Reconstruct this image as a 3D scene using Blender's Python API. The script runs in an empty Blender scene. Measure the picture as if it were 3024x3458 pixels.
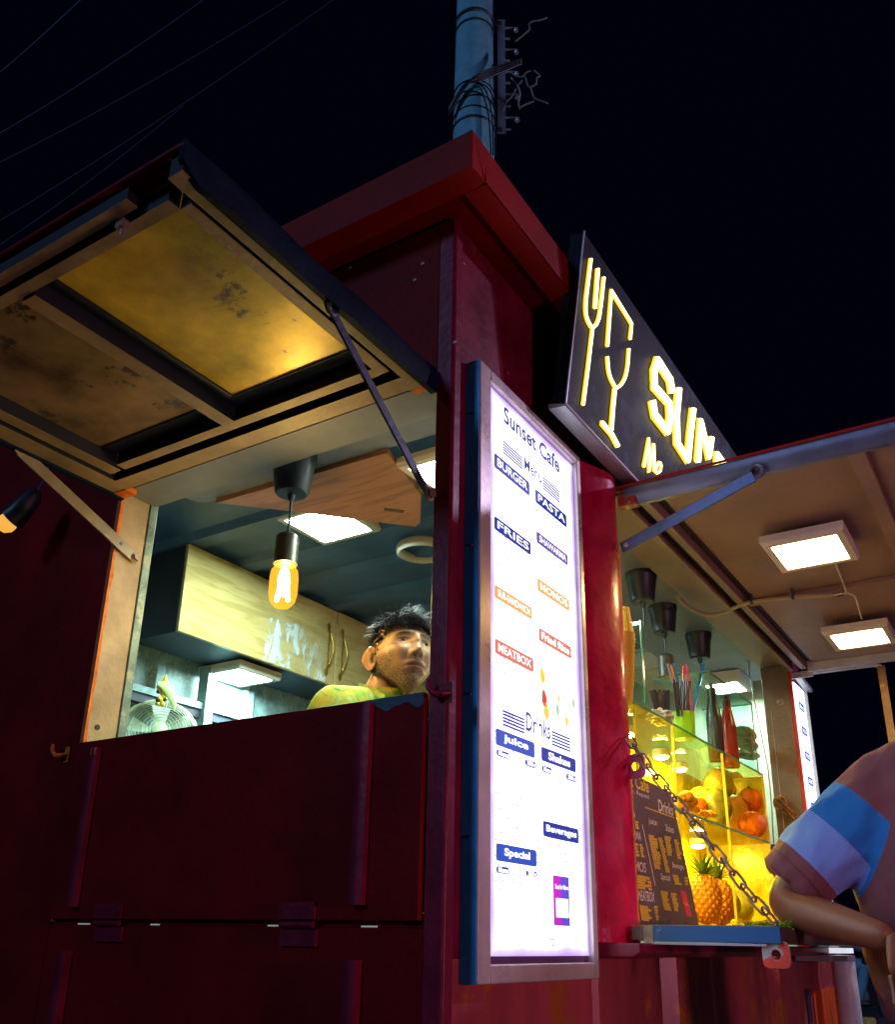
import bpy, bmesh, math, random
import numpy as np
from mathutils import Vector, Matrix, Quaternion, noise as mnoise
random.seed(7)
R = math.radians
scene = bpy.context.scene
COL = scene.collection

# ------------------------------------------------------------------ camera
EYE = 1.1
DIST = 1.875
TH = R(32.745); PITCH = R(20.83); ROLL = R(1.051)
FPX = 3101.911; PPY = 1997.217; IW = 3024.0; IH = 3458.0
CP = np.array([DIST*math.sin(TH), -DIST*math.cos(TH), EYE])
AZ = math.atan2(-CP[1], -CP[0]) + R(0.142)
FW = np.array([math.cos(AZ)*math.cos(PITCH), math.sin(AZ)*math.cos(PITCH), math.sin(PITCH)])
r0 = np.cross(FW, [0, 0, 1]); r0 /= np.linalg.norm(r0); u0 = np.cross(r0, FW)
CR = r0*math.cos(ROLL) + u0*math.sin(ROLL)
CU = -r0*math.sin(ROLL) + u0*math.cos(ROLL)
cd = bpy.data.cameras.new('camera'); cam = bpy.data.objects.new('camera', cd); COL.objects.link(cam)
M = Matrix(((CR[0], CU[0], -FW[0], CP[0]), (CR[1], CU[1], -FW[1], CP[1]), (CR[2], CU[2], -FW[2], CP[2]), (0, 0, 0, 1)))
cam.matrix_world = M
cd.sensor_fit = 'HORIZONTAL'; cd.sensor_width = 36
cd.lens = 36*FPX/IW; cd.shift_y = (PPY-IH/2)/IW
cd.clip_start = 0.05; cd.clip_end = 500
scene.camera = cam
# ------------------------------------------------------------------ world: night sky
w = bpy.data.worlds.new('World'); scene.world = w; w.use_nodes = True
wn = w.node_tree.nodes; bg = wn['Background']
bg.inputs[0].default_value = (0.10, 0.12, 0.85, 1); bg.inputs[1].default_value = 0.0035
# ------------------------------------------------------------------ weak bluish light from the sky behind the camera
sd = bpy.data.lights.new('sun', 'SUN'); so = bpy.data.objects.new('sun', sd); COL.objects.link(so)
sd.energy = 0.50; sd.angle = R(12); sd.color = (0.34, 0.52, 1.0)
so.rotation_euler = Vector((0.30, 1.0, -0.50)).to_track_quat('-Z', 'Y').to_euler()
scene.view_settings.view_transform = 'Standard'; scene.view_settings.look = 'None'
scene.view_settings.exposure = 0; scene.view_settings.gamma = 1
scene.view_settings.use_curve_mapping = False
scene.cycles.max_bounces = 8; scene.cycles.transparent_max_bounces = 24
scene.cycles.caustics_reflective = False; scene.cycles.caustics_refractive = False
scene.cycles.sample_clamp_indirect = 4.0
scene.cycles.use_denoising = True


# measured photograph point -> place on a known plane of the scene
def ray(x, y):
    return FW + CR*(x-IW/2)/FPX - CU*(y-PPY)/FPX
def at(x, y, ax, v):
    d = ray(x, y); i = 'xyz'.index(ax); return Vector(CP + d*(v-CP[i])/d[i])
def at_d(x, y, dist):
    d = ray(x, y); d = d/np.linalg.norm(d); return Vector(CP + d*dist)
def g_(ox, oy, s):
    return lambda x, y: (ox+x*s, oy+y*s)

# ------------------------------------------------------------------ materials
MATS = {}
def lin(c):
    return tuple((v/12.92 if v <= .04045 else ((v+.055)/1.055)**2.4) for v in c)
def mat(name, col, rough=.5, metal=0., var=.15, scale=6., bump=.05, bscale=60., wear_glint=None, wear_glint_amt=.62, wear_glint_scale=5., spec=.5, stretch=(1, 1, 1), coat=0.):
    if name in MATS: return MATS[name]
    m = bpy.data.materials.new(name); m.use_nodes = True
    nt = m.node_tree; N = nt.nodes; L = nt.links; b = N['Principled BSDF']
    b.inputs['Roughness'].default_value = rough; b.inputs['Metallic'].default_value = metal
    b.inputs['Specular IOR Level'].default_value = spec; b.inputs['Coat Weight'].default_value = coat
    tc = N.new('ShaderNodeTexCoord'); mp = N.new('ShaderNodeMapping'); mp.inputs['Scale'].default_value = stretch
    L.new(tc.outputs['Object'], mp.inputs['Vector'])
    n1 = N.new('ShaderNodeTexNoise'); n1.inputs['Scale'].default_value = scale; n1.inputs['Detail'].default_value = 8; n1.inputs['Roughness'].default_value = .65
    L.new(mp.outputs[0], n1.inputs['Vector'])
    r1 = N.new('ShaderNodeValToRGB'); L.new(n1.outputs['Fac'], r1.inputs[0])
    lo = tuple(c*(1-var*1.6) for c in col); hi = tuple(min(1, c*(1+var*1.6)) for c in col)
    r1.color_ramp.elements[0].position = .3; r1.color_ramp.elements[0].color = (*lo, 1)
    r1.color_ramp.elements[1].position = .7; r1.color_ramp.elements[1].color = (*hi, 1)
    out = r1.outputs[0]
    if wear_glint:
        n2 = N.new('ShaderNodeTexNoise'); n2.inputs['Scale'].default_value = wear_glint_scale; n2.inputs['Detail'].default_value = 12; n2.inputs['Roughness'].default_value = .72
        L.new(tc.outputs['Object'], n2.inputs['Vector'])
        r2 = N.new('ShaderNodeValToRGB'); L.new(n2.outputs['Fac'], r2.inputs[0])
        r2.color_ramp.elements[0].position = wear_glint_amt; r2.color_ramp.elements[0].color = (0, 0, 0, 1)
        r2.color_ramp.elements[1].position = wear_glint_amt+.04; r2.color_ramp.elements[1].color = (1, 1, 1, 1)
        mx = N.new('ShaderNodeMix'); mx.data_type = 'RGBA'
        L.new(r2.outputs[0], mx.inputs[0]); L.new(out, mx.inputs[6]); mx.inputs[7].default_value = (*wear_glint, 1)
        out = mx.outputs[2]
    L.new(out, b.inputs['Base Color'])
    rr = N.new('ShaderNodeMapRange'); L.new(n1.outputs['Fac'], rr.inputs[0])
    rr.inputs[3].default_value = max(.02, rough-.12); rr.inputs[4].default_value = min(1, rough+.12)
    L.new(rr.outputs[0], b.inputs['Roughness'])
    if bump:
        n3 = N.new('ShaderNodeTexNoise'); n3.inputs['Scale'].default_value = bscale; n3.inputs['Detail'].default_value = 5
        L.new(mp.outputs[0], n3.inputs['Vector'])
        bp = N.new('ShaderNodeBump'); bp.inputs['Strength'].default_value = min(1, bump*4); bp.inputs['Distance'].default_value = .004
        L.new(n3.outputs['Fac'], bp.inputs['Height']); L.new(bp.outputs[0], b.inputs['Normal'])
    MATS[name] = m; return m
def emit(name, col, strength):
    if name in MATS: return MATS[name]
    m = bpy.data.materials.new(name); m.use_nodes = True; nt = m.node_tree
    b = nt.nodes['Principled BSDF']; b.inputs['Base Color'].default_value = (*[c*.5 for c in col], 1)
    b.inputs['Emission Color'].default_value = (*col, 1); b.inputs['Emission Strength'].default_value = strength
    b.inputs['Roughness'].default_value = .5
    MATS[name] = m; return m
def glass(name, tint=(.9, 1, .95), refl=.10, rough=.02, ior=1.45):
    if name in MATS: return MATS[name]
    m = bpy.data.materials.new(name); m.use_nodes = True; nt = m.node_tree; N = nt.nodes; L = nt.links
    for n in list(N):
        if n.type != 'OUTPUT_MATERIAL': N.remove(n)
    o = [n for n in N if n.type == 'OUTPUT_MATERIAL'][0]
    t = N.new('ShaderNodeBsdfTransparent'); t.inputs[0].default_value = (*tint, 1)
    gl = N.new('ShaderNodeBsdfGlossy'); gl.inputs['Roughness'].default_value = rough
    fr = N.new('ShaderNodeFresnel'); fr.inputs[0].default_value = ior
    mr = N.new('ShaderNodeMath'); mr.operation = 'ADD'; mr.inputs[1].default_value = max(0, refl-.06); mr.use_clamp = True
    ge = N.new('ShaderNodeNewGeometry'); iv = N.new('ShaderNodeMath'); iv.operation = 'SUBTRACT'; iv.inputs[0].default_value = 1; L.new(ge.outputs['Backfacing'], iv.inputs[1])
    mb_ = N.new('ShaderNodeMath'); mb_.operation = 'MULTIPLY'; L.new(fr.outputs[0], mb_.inputs[0]); L.new(iv.outputs[0], mb_.inputs[1]); L.new(mb_.outputs[0], mr.inputs[0])
    mx = N.new('ShaderNodeMixShader'); L.new(mr.outputs[0], mx.inputs[0]); L.new(t.outputs[0], mx.inputs[1]); L.new(gl.outputs[0], mx.inputs[2])
    L.new(mx.outputs[0], o.inputs['Surface']); MATS[name] = m; return m
def wood(name, c1, c2, axis=1, rough=.35, scale=9., coat=0.0):
    if name in MATS: return MATS[name]
    m = bpy.data.materials.new(name); m.use_nodes = True; nt = m.node_tree; N = nt.nodes; L = nt.links; b = N['Principled BSDF']
    tc = N.new('ShaderNodeTexCoord'); mp = N.new('ShaderNodeMapping'); s = [7, 7, 7]; s[axis] = 1.0
    mp.inputs['Scale'].default_value = s; L.new(tc.outputs['Object'], mp.inputs['Vector'])
    n = N.new('ShaderNodeTexNoise'); n.inputs['Scale'].default_value = scale*.35; n.inputs['Detail'].default_value = 3; n.inputs['Distortion'].default_value = .8
    L.new(mp.outputs[0], n.inputs['Vector'])
    mu = N.new('ShaderNodeMath'); mu.operation = 'MULTIPLY'; mu.inputs[1].default_value = 14; L.new(n.outputs['Fac'], mu.inputs[0])
    sn = N.new('ShaderNodeMath'); sn.operation = 'SINE'; L.new(mu.outputs[0], sn.inputs[0])
    n2 = N.new('ShaderNodeTexNoise'); n2.inputs['Scale'].default_value = scale*5; n2.inputs['Detail'].default_value = 4; L.new(mp.outputs[0], n2.inputs['Vector'])
    ad = N.new('ShaderNodeMath'); ad.operation = 'ADD'; L.new(sn.outputs[0], ad.inputs[0]); L.new(n2.outputs['Fac'], ad.inputs[1])
    r = N.new('ShaderNodeValToRGB'); mr = N.new('ShaderNodeMapRange'); mr.inputs[1].default_value = -.6; mr.inputs[2].default_value = 1.7
    L.new(ad.outputs[0], mr.inputs[0]); L.new(mr.outputs[0], r.inputs[0])
    r.color_ramp.elements[0].color = (*c1, 1); r.color_ramp.elements[1].color = (*c2, 1)
    L.new(r.outputs[0], b.inputs['Base Color']); b.inputs['Roughness'].default_value = rough; b.inputs['Coat Weight'].default_value = coat
    MATS[name] = m; return m

MAROON = mat('maroon_paint', (.20, .004, .006), .5, spec=.12, var=.25, scale=3, bump=.06, bscale=45, wear_glint=(.13, .045, .03), wear_glint_amt=.665, wear_glint_scale=9)
MAROON2 = mat('maroon_paint_scuffed', (.22, .008, .035), .40, spec=.35, var=.3, scale=5, bump=.10, bscale=30, wear_glint=(.28, .07, .015), wear_glint_amt=.64, wear_glint_scale=3)
CRIMSON = mat('crimson_post_paint', (.82, .006, .075), .30, coat=.35, var=.3, scale=7, bump=.16, bscale=22, wear_glint=(.48, .10, .40), wear_glint_amt=.62, wear_glint_scale=16)  # violet blotches paint reflected highlights onto the post
FASCIA = mat('red_fascia_paint', (.32, .010, .008), .55, spec=.2, var=.2, scale=3, bump=.05, wear_glint=(.30, .05, .02), wear_glint_amt=.72, wear_glint_scale=6)
PRIMER = mat('orange_primer', (.85, .17, .01), .6, var=.35, scale=25, bump=.1, wear_glint=(.35, .2, .06), wear_glint_amt=.62, wear_glint_scale=30)
TAN = mat('grimy_tan_paint', (.31, .22, .125), .5, var=.28, scale=5, bump=.12, bscale=60, wear_glint=(.12, .08, .06), wear_glint_amt=.68, wear_glint_scale=12)
TAND = mat('smoked_sheet_shaded', (.21, .135, .075), .42, var=.45, scale=5, bump=.02, bscale=120, wear_glint=(.05, .04, .04), wear_glint_amt=.57, wear_glint_scale=7)  # same stained sheet, darkened where the bulb light fades
TANP = mat('smoked_sheet_lit', (.70, .44, .045), .34, var=.42, scale=4, bump=.02, bscale=120, wear_glint=(.13, .08, .055), wear_glint_amt=.60, wear_glint_scale=4.5, metal=.15)  # same stained sheet, brightened where the bulb lights it
REVEAL = mat('reveal_paint', (.42, .34, .22), .5, var=.2, scale=8, bump=.12, bscale=80, wear_glint=(.5, .4, .25), wear_glint_amt=.72, wear_glint_scale=20)
NAVY = mat('dark_rubber_edge', (.006, .014, .032), .6, spec=.06, var=.3, scale=12, bump=.1, wear_glint=(.08, .14, .20), wear_glint_amt=.70, wear_glint_scale=16)
STEEL = mat('bare_steel_bar', (.30, .25, .18), .42, .3, var=.2, scale=14, bump=.08, wear_glint=(.20, .13, .08), wear_glint_amt=.66, wear_glint_scale=16)
DSTEEL = mat('dark_steel', (.07, .085, .11), .45, .5, var=.3, scale=20, bump=.1, wear_glint=(.2, .2, .2), wear_glint_amt=.72, wear_glint_scale=20)
GREYMET = mat('brushed_grey_frame', (.42, .44, .48), .35, .35, var=.12, scale=10, bump=.03, bscale=90, stretch=(1, 1, .2))
SOFFIT = mat('grey_soffit_board', (.20, .22, .27), .55, var=.14, scale=5, bump=.05)
CEIL = mat('slate_ceiling_shade', (.035, .09, .18), .5, var=.3, scale=4, bump=.05)  # blue of the interior shadows put into the ceiling colour
BROWNC = mat('brown_ceiling_board', (.27, .17, .13), .5, var=.18, scale=3, bump=.05, bscale=40)
TEAL = mat('galvanised_inner_wall', (.20, .33, .34), .5, .1, var=.3, scale=14, bump=.12, bscale=40, wear_glint=(.40, .50, .42), wear_glint_amt=.56, wear_glint_scale=18)
DARKIN = mat('dark_inner_paint', (.025, .035, .055), .6, var=.3, scale=6)
BLACKP = mat('black_plastic', (.018, .024, .034), .42, var=.2, scale=20, bump=.03)
WHITEP = mat('white_plastic', (.75, .70, .58), .4, var=.05, scale=10, bump=.01)
ASPHALT = mat('asphalt', (.045, .045, .05), .9, var=.3, scale=40, bump=.3, bscale=120)
CONC = mat('pole_concrete', (.24, .68, .80), .85, var=.12, scale=8, bump=.15, bscale=60)  # grey concrete with bluish light put into its colour
CORR = mat('corrugated_maroon', (.42, .065, .075), .4, var=.25, scale=2.5, bump=.06, wear_glint=(.50, .14, .02), wear_glint_amt=.54, wear_glint_scale=3.2, stretch=(1, 1, .3))

# ------------------------------------------------------------------ mesh helpers
class MB:
    def __init__(s): s.v = []; s.f = []; s.mi = []
    def add(s, vs, fs, mi=0):
        o = len(s.v); s.v += [tuple(p) for p in vs]; s.f += [tuple(i+o for i in f) for f in fs]; s.mi += [mi]*len(fs)
    def box(s, a, b, mi=0):
        x0, y0, z0 = (min(a[i], b[i]) for i in range(3)); x1, y1, z1 = (max(a[i], b[i]) for i in range(3))
        s.add([(x0, y0, z0), (x1, y0, z0), (x1, y1, z0), (x0, y1, z0), (x0, y0, z1), (x1, y0, z1), (x1, y1, z1), (x0, y1, z1)],
              [(0, 3, 2, 1), (4, 5, 6, 7), (0, 1, 5, 4), (1, 2, 6, 5), (2, 3, 7, 6), (3, 0, 4, 7)], mi); return s
    def prism(s, poly, z0, z1, axis='z', mi=0):
        n = len(poly)
        def P(a, b, c): return (a, b, c) if axis == 'z' else ((a, c, b) if axis == 'y' else (c, a, b))
        vs = [P(x, y, z0) for x, y in poly] + [P(x, y, z1) for x, y in poly]
        s.add(vs, [tuple(range(n))[::-1], tuple(range(n, 2*n))] + [(i, (i+1) % n, n+(i+1) % n, n+i) for i in range(n)], mi); return s
    def tube(s, pts, r, seg=10, cap=True, mi=0, flat=1.0, closed=False, up=None):
        pts = [Vector(p) for p in pts]; n = len(pts); rs = r if isinstance(r, (list, tuple)) else [r]*n
        fs = []; vs = []; prev = None
        for i, p in enumerate(pts):
            if closed: t = pts[(i+1) % n]-pts[i-1]
            else: t = pts[min(i+1, n-1)]-pts[max(i-1, 0)]
            if t.length < 1e-9: t = Vector((0, 0, 1))
            t.normalize()
            if prev is None:
                a = Vector(up) if up is not None else (Vector((0, 0, 1)) if abs(t.z) < .9 else Vector((1, 0, 0)))
                nrm = (a - t*a.dot(t)).normalized()
            else:
                nrm = (prev - t*prev.dot(t)); nrm = nrm.normalized() if nrm.length > 1e-6 else prev
            prev = nrm; bi = t.cross(nrm)
            for k in range(seg):
                a = 2*math.pi*k/seg; vs.append(p + nrm*math.cos(a)*rs[i] + bi*math.sin(a)*rs[i]*flat)
        m = n if closed else n-1
        for i in range(m):
            j = (i+1) % n
            for k in range(seg):
                fs.append((i*seg+k, i*seg+(k+1) % seg, j*seg+(k+1) % seg, j*seg+k))
        if cap and not closed:
            fs.append(tuple(range(seg))[::-1]); fs.append(tuple((n-1)*seg+k for k in range(seg)))
        s.add(vs, fs, mi); return s
    def bar(s, a, b, w, h, up=(0, 0, 1), mi=0):
        a = Vector(a); b = Vector(b); t = (b-a).normalized(); u = Vector(up); u = (u-t*u.dot(t)).normalized(); q = t.cross(u)
        vs = [p + q*sx*w/2 + u*sz*h/2 for p in (a, b) for sx, sz in ((-1, -1), (1, -1), (1, 1), (-1, 1))]
        s.add(vs, [(0, 1, 2, 3)[::-1], (4, 5, 6, 7), (0, 1, 5, 4), (1, 2, 6, 5), (2, 3, 7, 6), (3, 0, 4, 7)], mi); return s
    def lathe(s, prof, c=(0, 0, 0), seg=24, mi=0, ax=None):
        c = Vector(c); q = Vector((0, 0, 1)).rotation_difference(Vector(ax)) if ax is not None else Quaternion()
        vs = []; n = len(prof)
        for r, z in prof:
            for k in range(seg):
                a = 2*math.pi*k/seg; vs.append(c + q @ Vector((r*math.cos(a), r*math.sin(a), z)))
        fs = [(i*seg+k, i*seg+(k+1) % seg, (i+1)*seg+(k+1) % seg, (i+1)*seg+k) for i in range(n-1) for k in range(seg)]
        fs.append(tuple(range(seg))[::-1]); fs.append(tuple((n-1)*seg+k for k in range(seg)))
        s.add(vs, fs, mi); return s
    def ell(s, c, r, seg=20, rings=12, mi=0, q=None, disp=None):
        c = Vector(c); vs = []
        for i in range(rings+1):
            ph = math.pi*i/rings
            for k in range(seg):
                a = 2*math.pi*k/seg; d = Vector((math.sin(ph)*math.cos(a), math.sin(ph)*math.sin(a), math.cos(ph)))
                sc = disp(d) if disp else 1
                p = Vector((d.x*r[0], d.y*r[1], d.z*r[2]))*sc
                vs.append(c + (q @ p if q else p))
        fs = [(i*seg+k, (i+1)*seg+k, (i+1)*seg+(k+1) % seg, i*seg+(k+1) % seg) for i in range(rings) for k in range(seg)]
        s.add(vs, fs, mi); return s
    def quad(s, a, b, c, d, mi=0): s.add([a, b, c, d], [(0, 1, 2, 3)], mi); return s
    def mesh(s, name, mats, smooth=False):
        me = bpy.data.meshes.new(name); me.from_pydata(s.v, [], s.f)
        if not isinstance(mats, (list, tuple)): mats = [mats]
        for m in mats: me.materials.append(m)
        for p, i in zip(me.polygons, s.mi): p.material_index = i
        bm = bmesh.new(); bm.from_mesh(me); bmesh.ops.remove_doubles(bm, verts=bm.verts, dist=1e-6)
        bmesh.ops.recalc_face_normals(bm, faces=bm.faces); bm.to_mesh(me); bm.free()
        if smooth:
            me.polygons.foreach_set('use_smooth', [True]*len(me.polygons)); me.set_sharp_from_angle(angle=R(38))
        return me

def obj(name, mb, mats, parent=None, smooth=False, bevel=0, label=None, kind=None):
    me = mb.mesh(name, mats, smooth) if isinstance(mb, MB) else mb
    o = bpy.data.objects.new(name, me); COL.objects.link(o)
    if parent: o.parent = parent
    if bevel:
        b = o.modifiers.new('bevel', 'BEVEL'); b.width = bevel; b.segments = 2; b.limit_method = 'ANGLE'; b.angle_limit = R(40)
    if label: o['label'] = label
    if kind: o['kind'] = kind
    return o
def tag(o, label, cat, group=None):
    o['label'] = label; o['category'] = cat
    if group: o['group'] = group
    return o
def thing(name, label, cat, group=None):
    o = bpy.data.objects.new(name, None); COL.objects.link(o); o.empty_display_size = .1
    return tag(o, label, cat, group)
def rebase(root, loc):
    """put the Empty at the thing's base while its parts stay where they were modelled"""
    loc = Vector(loc); root.location = loc
    def kids(o): return [c for c in COL.objects if c.parent == o]
    for c in kids(root): c.location = c.location - loc
def copy_tree(o, parent=None):
    c = o.copy(); COL.objects.link(c); c.parent = parent
    for ch in [k for k in COL.objects if k.parent == o]: copy_tree(ch, c)
    return c
def text_mesh(s, size=1.0, width=None, bold=0.0, spacing=1.0, depth=0.0):
    cu = bpy.data.curves.new('text', 'FONT'); cu.body = s; cu.size = size; cu.offset = bold; cu.space_character = spacing; cu.extrude = depth
    cu.resolution_u = 3
    o = bpy.data.objects.new('text', cu); COL.objects.link(o)
    dg = bpy.context.evaluated_depsgraph_get(); dg.update()
    me = bpy.data.meshes.new_from_object(o.evaluated_get(dg)); bpy.data.objects.remove(o); bpy.data.curves.remove(cu)
    return me
def text_on(name, s, O, U, V, w, h, m, parent, bold=.02, off=.0008, label=None):
    """flat lettering stretched into the rectangle that starts at O and runs w along U and h along V"""
    me = text_mesh(s, 1.0, bold=bold); co = np.zeros(len(me.vertices)*3); me.vertices.foreach_get('co', co); co = co.reshape(-1, 3)
    lo = co.min(0); hi = co.max(0); O = Vector(O); U = Vector(U).normalized(); V = Vector(V).normalized(); Nn = U.cross(V)
    for v, c in zip(me.vertices, co):
        v.co = O + U*((c[0]-lo[0])/(hi[0]-lo[0])*w) + V*((c[1]-lo[1])/(hi[1]-lo[1])*h) + Nn*off
    me.materials.clear(); me.materials.append(m)
    return obj(name, me, None, parent, label=label)

# ================================================================== GROUND
g = MB(); g.quad((-120, -60, 0), (120, -60, 0), (120, 160, 0), (-120, 160, 0)); obj('ground', g, ASPHALT, kind='structure')
g = MB(); g.box((-3.2, -.5, .004), (.55, 4.6, .12)); obj('pavement', g, mat('pavement_concrete', (.12, .115, .11), .85, var=.2, scale=10, bump=.2), kind='structure', bevel=.01)

# ================================================================== CONTAINER KIOSK
L_, Wd = 3.58, 2.44
ZR = 2.851; ZT = 2.968
KI = thing('container_kiosk', 'maroon steel container cafe with red roof rim and serving openings on two sides', 'food kiosk')
KI.location = (0, 0, 0)
F0 = .30
m = MB(); m.box((-Wd+.04, .04, F0), (-.04, L_-.04, F0+.06)); obj('floor', m, DARKIN, KI)
m = MB(); m.box((-Wd-.04, -.121, ZR), (.121, -.055, ZT)); m.box((-Wd-.04, L_+.055, ZR), (.121, L_+.121, ZT))
m.box((.055, -.055, ZR), (.121, L_+.055, ZT)); m.box((-Wd-.04, -.055, ZR), (-Wd+.02, L_+.055, ZT)); obj('roof_rim', m, FASCIA, KI, bevel=.003)
m = MB(); m.box((-Wd+.02, -.055, ZR+.012), (.055, L_+.055, ZT-.01)); obj('roof', m, MAROON, KI)
# left end wall (y=0), opening x -1.21..-.05, z 1.13..2.37 (upper half open, lower half a closed hatch)
m = MB(); m.box((-Wd, 0, .12), (-1.212, .04, ZR)); m.box((-1.212, 0, 2.372), (-.048, .04, ZR)); m.box((-1.212, 0, .12), (-.048, .04, 1.1225)); m.box((-1.212, .006, 1.1225), (-.048, .04, 1.15)); m.box((-.075, .0065, 1.152), (-.0482, .045, 1.585)); m.box((-1.211, .0065, 1.152), (-1.185, .045, 1.575))
obj('end_wall', m, MAROON, KI, bevel=.002)
m = MB(); m.prism([(-.048, 0), (-.006, 0), (0, .006), (0, .034), (-.012, .040), (-.012, .05), (-.048, .05)], .12, ZR); obj('corner_post', m, MAROON2, KI, smooth=True, bevel=.002)
# long side wall (x=0)
ys = [(.05, -.012), (.70, -.012), (.715, 0), (1.15, 0), (1.185, -.05), (1.245, -.05), (1.29, 0), (1.44, .006), (1.58, .010), (1.66, -.006), (1.80, -.006), (1.88, .012), (2.05, .012), (2.14, .0), (2.30, .0), (2.335, -.06), (2.42, -.06), (2.445, .01), (2.62, .01), (2.64, .002), (3.08, .004), (3.56, .004)]
m = MB(); m.prism([(x, y) for y, x in ys] + [(-.075, 3.56), (-.075, .05)], .12, 1.068); obj('corrugated_side_wall', m, CORR, KI, smooth=False)
m = MB(); m.prism([(-.012, .05), (-.012, .845), (-.05, .845), (-.05, .05)], 1.068, ZR); m.box((-.05, 3.07, 1.068), (.0, 3.56, ZR)); m.box((-.05, .845, 2.46), (0, 3.07, ZR))
obj('side_wall', m, MAROON2, KI, bevel=.002)
m = MB(); m.box((-Wd, L_-.04, .12), (0, L_, ZR)); obj('far_end_wall', m, MAROON, KI)
# inner long wall, ribbed galvanised sheet
m = MB(); yy = .04; prof = []
while yy < L_-.05:
    prof += [(-Wd+.05, yy), (-Wd+.05, yy+.50), (-Wd+.075, yy+.53), (-Wd+.075, yy+.57)]; yy += .60
prof = [(a, min(b, L_-.04)) for a, b in prof]
m.prism(prof + [(-Wd, L_-.04), (-Wd, .04)], .30, ZR-.02); obj('inner_wall', m, TEAL, KI)
m = MB(); m.box((-Wd+.078, .2, 2.075), (-Wd+.12, L_-.05, 2.115)); obj('wall_rail', m, DARKIN, KI, bevel=.002)
m = MB(); m.box((-Wd+.078, .2, 2.117), (-Wd+.128, L_-.05, 2.150)); obj('wall_rail', m, TEAL, KI, bevel=.002)
m = MB(); m.box((-Wd+.080, 1.42, .4), (-Wd+.145, 1.475, 2.33)); obj('wall_stud', m, TEAL, KI, bevel=.003)
m = MB(); m.box((-Wd+.06, .04, 2.79), (-.06, L_-.04, 2.83))
obj('ceiling', m, CEIL, KI)
for k in range(9):
    m = MB(); y = .62 + k*.33; m.prism([(y, 2.79), (y+.03, 2.762), (y+.11, 2.762), (y+.14, 2.79)], -Wd+.06, -.06, axis='x'); obj('ceiling_rib', m, CEIL, KI)
m = MB(); m.box((-Wd+.04, .042, .3), (-1.34, .052, 2.78)); obj('inner_lining', m, DARKIN, KI)
m = MB(); m.box((-Wd+.08, L_-.062, .36), (-.055, L_-.042, 2.785)); obj('inner_lining', m, mat('cream_lining', (.42, .42, .27), .6, var=.15), KI)
m = MB(); m.box((-.062, .06, .36), (-.052, .843, 2.44)); obj('inner_lining', m, SOFFIT, KI)
m = MB(); m.box((-.062, 3.11, .36), (-.052, 3.51, 2.44)); obj('inner_lining', m, SOFFIT, KI)
# reveal of the left window: faces +x
m = MB(); m.box((-1.214, .001, 1.13), (-1.196, .105, 2.372)); obj('window_reveal', m, REVEAL, KI, bevel=.0015)
m = MB()
pr = [(-1.2125, -.004)]; zz = 1.60
m2 = MB(); zs = np.linspace(1.596, 2.36, 60)
for i in range(len(zs)-1):
    d0 = .010+.007*mnoise.noise(Vector((0, 0, zs[i]*16))); d1 = .010+.007*mnoise.noise(Vector((0, 0, zs[i+1]*16)))
    m2.quad((-1.1952, .0, zs[i]), (-1.1952, d0, zs[i]), (-1.1952, d1, zs[i+1]), (-1.1952, 0, zs[i+1]))
    m2.quad((-1.207, -.0018, zs[i]), (-1.1952, -.0018, zs[i]), (-1.1952, -.0018, zs[i+1]), (-1.207, -.0018, zs[i+1]))
obj('chipped_edge', m2, PRIMER, KI, label='chipped orange primer edge of the window reveal')
m = MB(); m.box((-1.212, .107, 1.13), (-1.190, .135, 2.40)); obj('window_seal', m, TEAL, KI, bevel=.002)
m = MB(); m.lathe([(.008, 0), (.008, .003)], (-1.1958, .038, 1.645), 12, ax=(1, 0, 0)); obj('bolt_hole', m, BLACKP, KI)
# closed lower hatch on the end wall
HP = MB(); HP.box((-1.208, -.012, 1.136), (-.052, .004, 1.592)); hp = obj('hatch_panel', HP, MAROON, KI, bevel=.002, label='closed lower half of the end hatch')
m = MB(); m.box((-1.208, .006, 1.578), (-.052, .075, 1.5905)); obj('hatch_ledge', m, WHITEP, hp, bevel=.001)
m = MB(); m.prism([(-.215, -.028), (-.198, -.033), (-.182, -.028), (-.182, -.0125), (-.215, -.0125)], 1.165, 1.583); obj('angle_strip', m, MAROON2, hp, smooth=True)
m = MB(); m.prism([(-1.12, -.028), (-1.105, -.031), (-1.092, -.028), (-1.092, -.0125), (-1.12, -.0125)], 1.165, 1.566); obj('angle_strip', m, MAROON2, hp, smooth=True)
m = MB(); m.prism([(-1.115, -.015), (-1.115, -.030), (-1.095, -.030), (-1.095, -.015)], 1.548, 1.567); obj('chipped_tab', m, PRIMER, hp)
for x in (-.97, -.36):
    m = MB(); m.box((x-.05, -.019, 1.138), (x+.05, -.0125, 1.172)); m.box((x-.05, -.009, 1.085), (x+.05, -.001, 1.119)); m.tube([(x-.045, -.014, 1.127), (x+.045, -.014, 1.127)], .007, 10)
    for q in (-.038, -.012, .014, .040): m.lathe([(.005, 0), (.003, .003)], (x+q, -.019, 1.160), 8, ax=(0, -1, 0))
    obj('hinge', m, MAROON2, hp, smooth=True)
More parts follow.
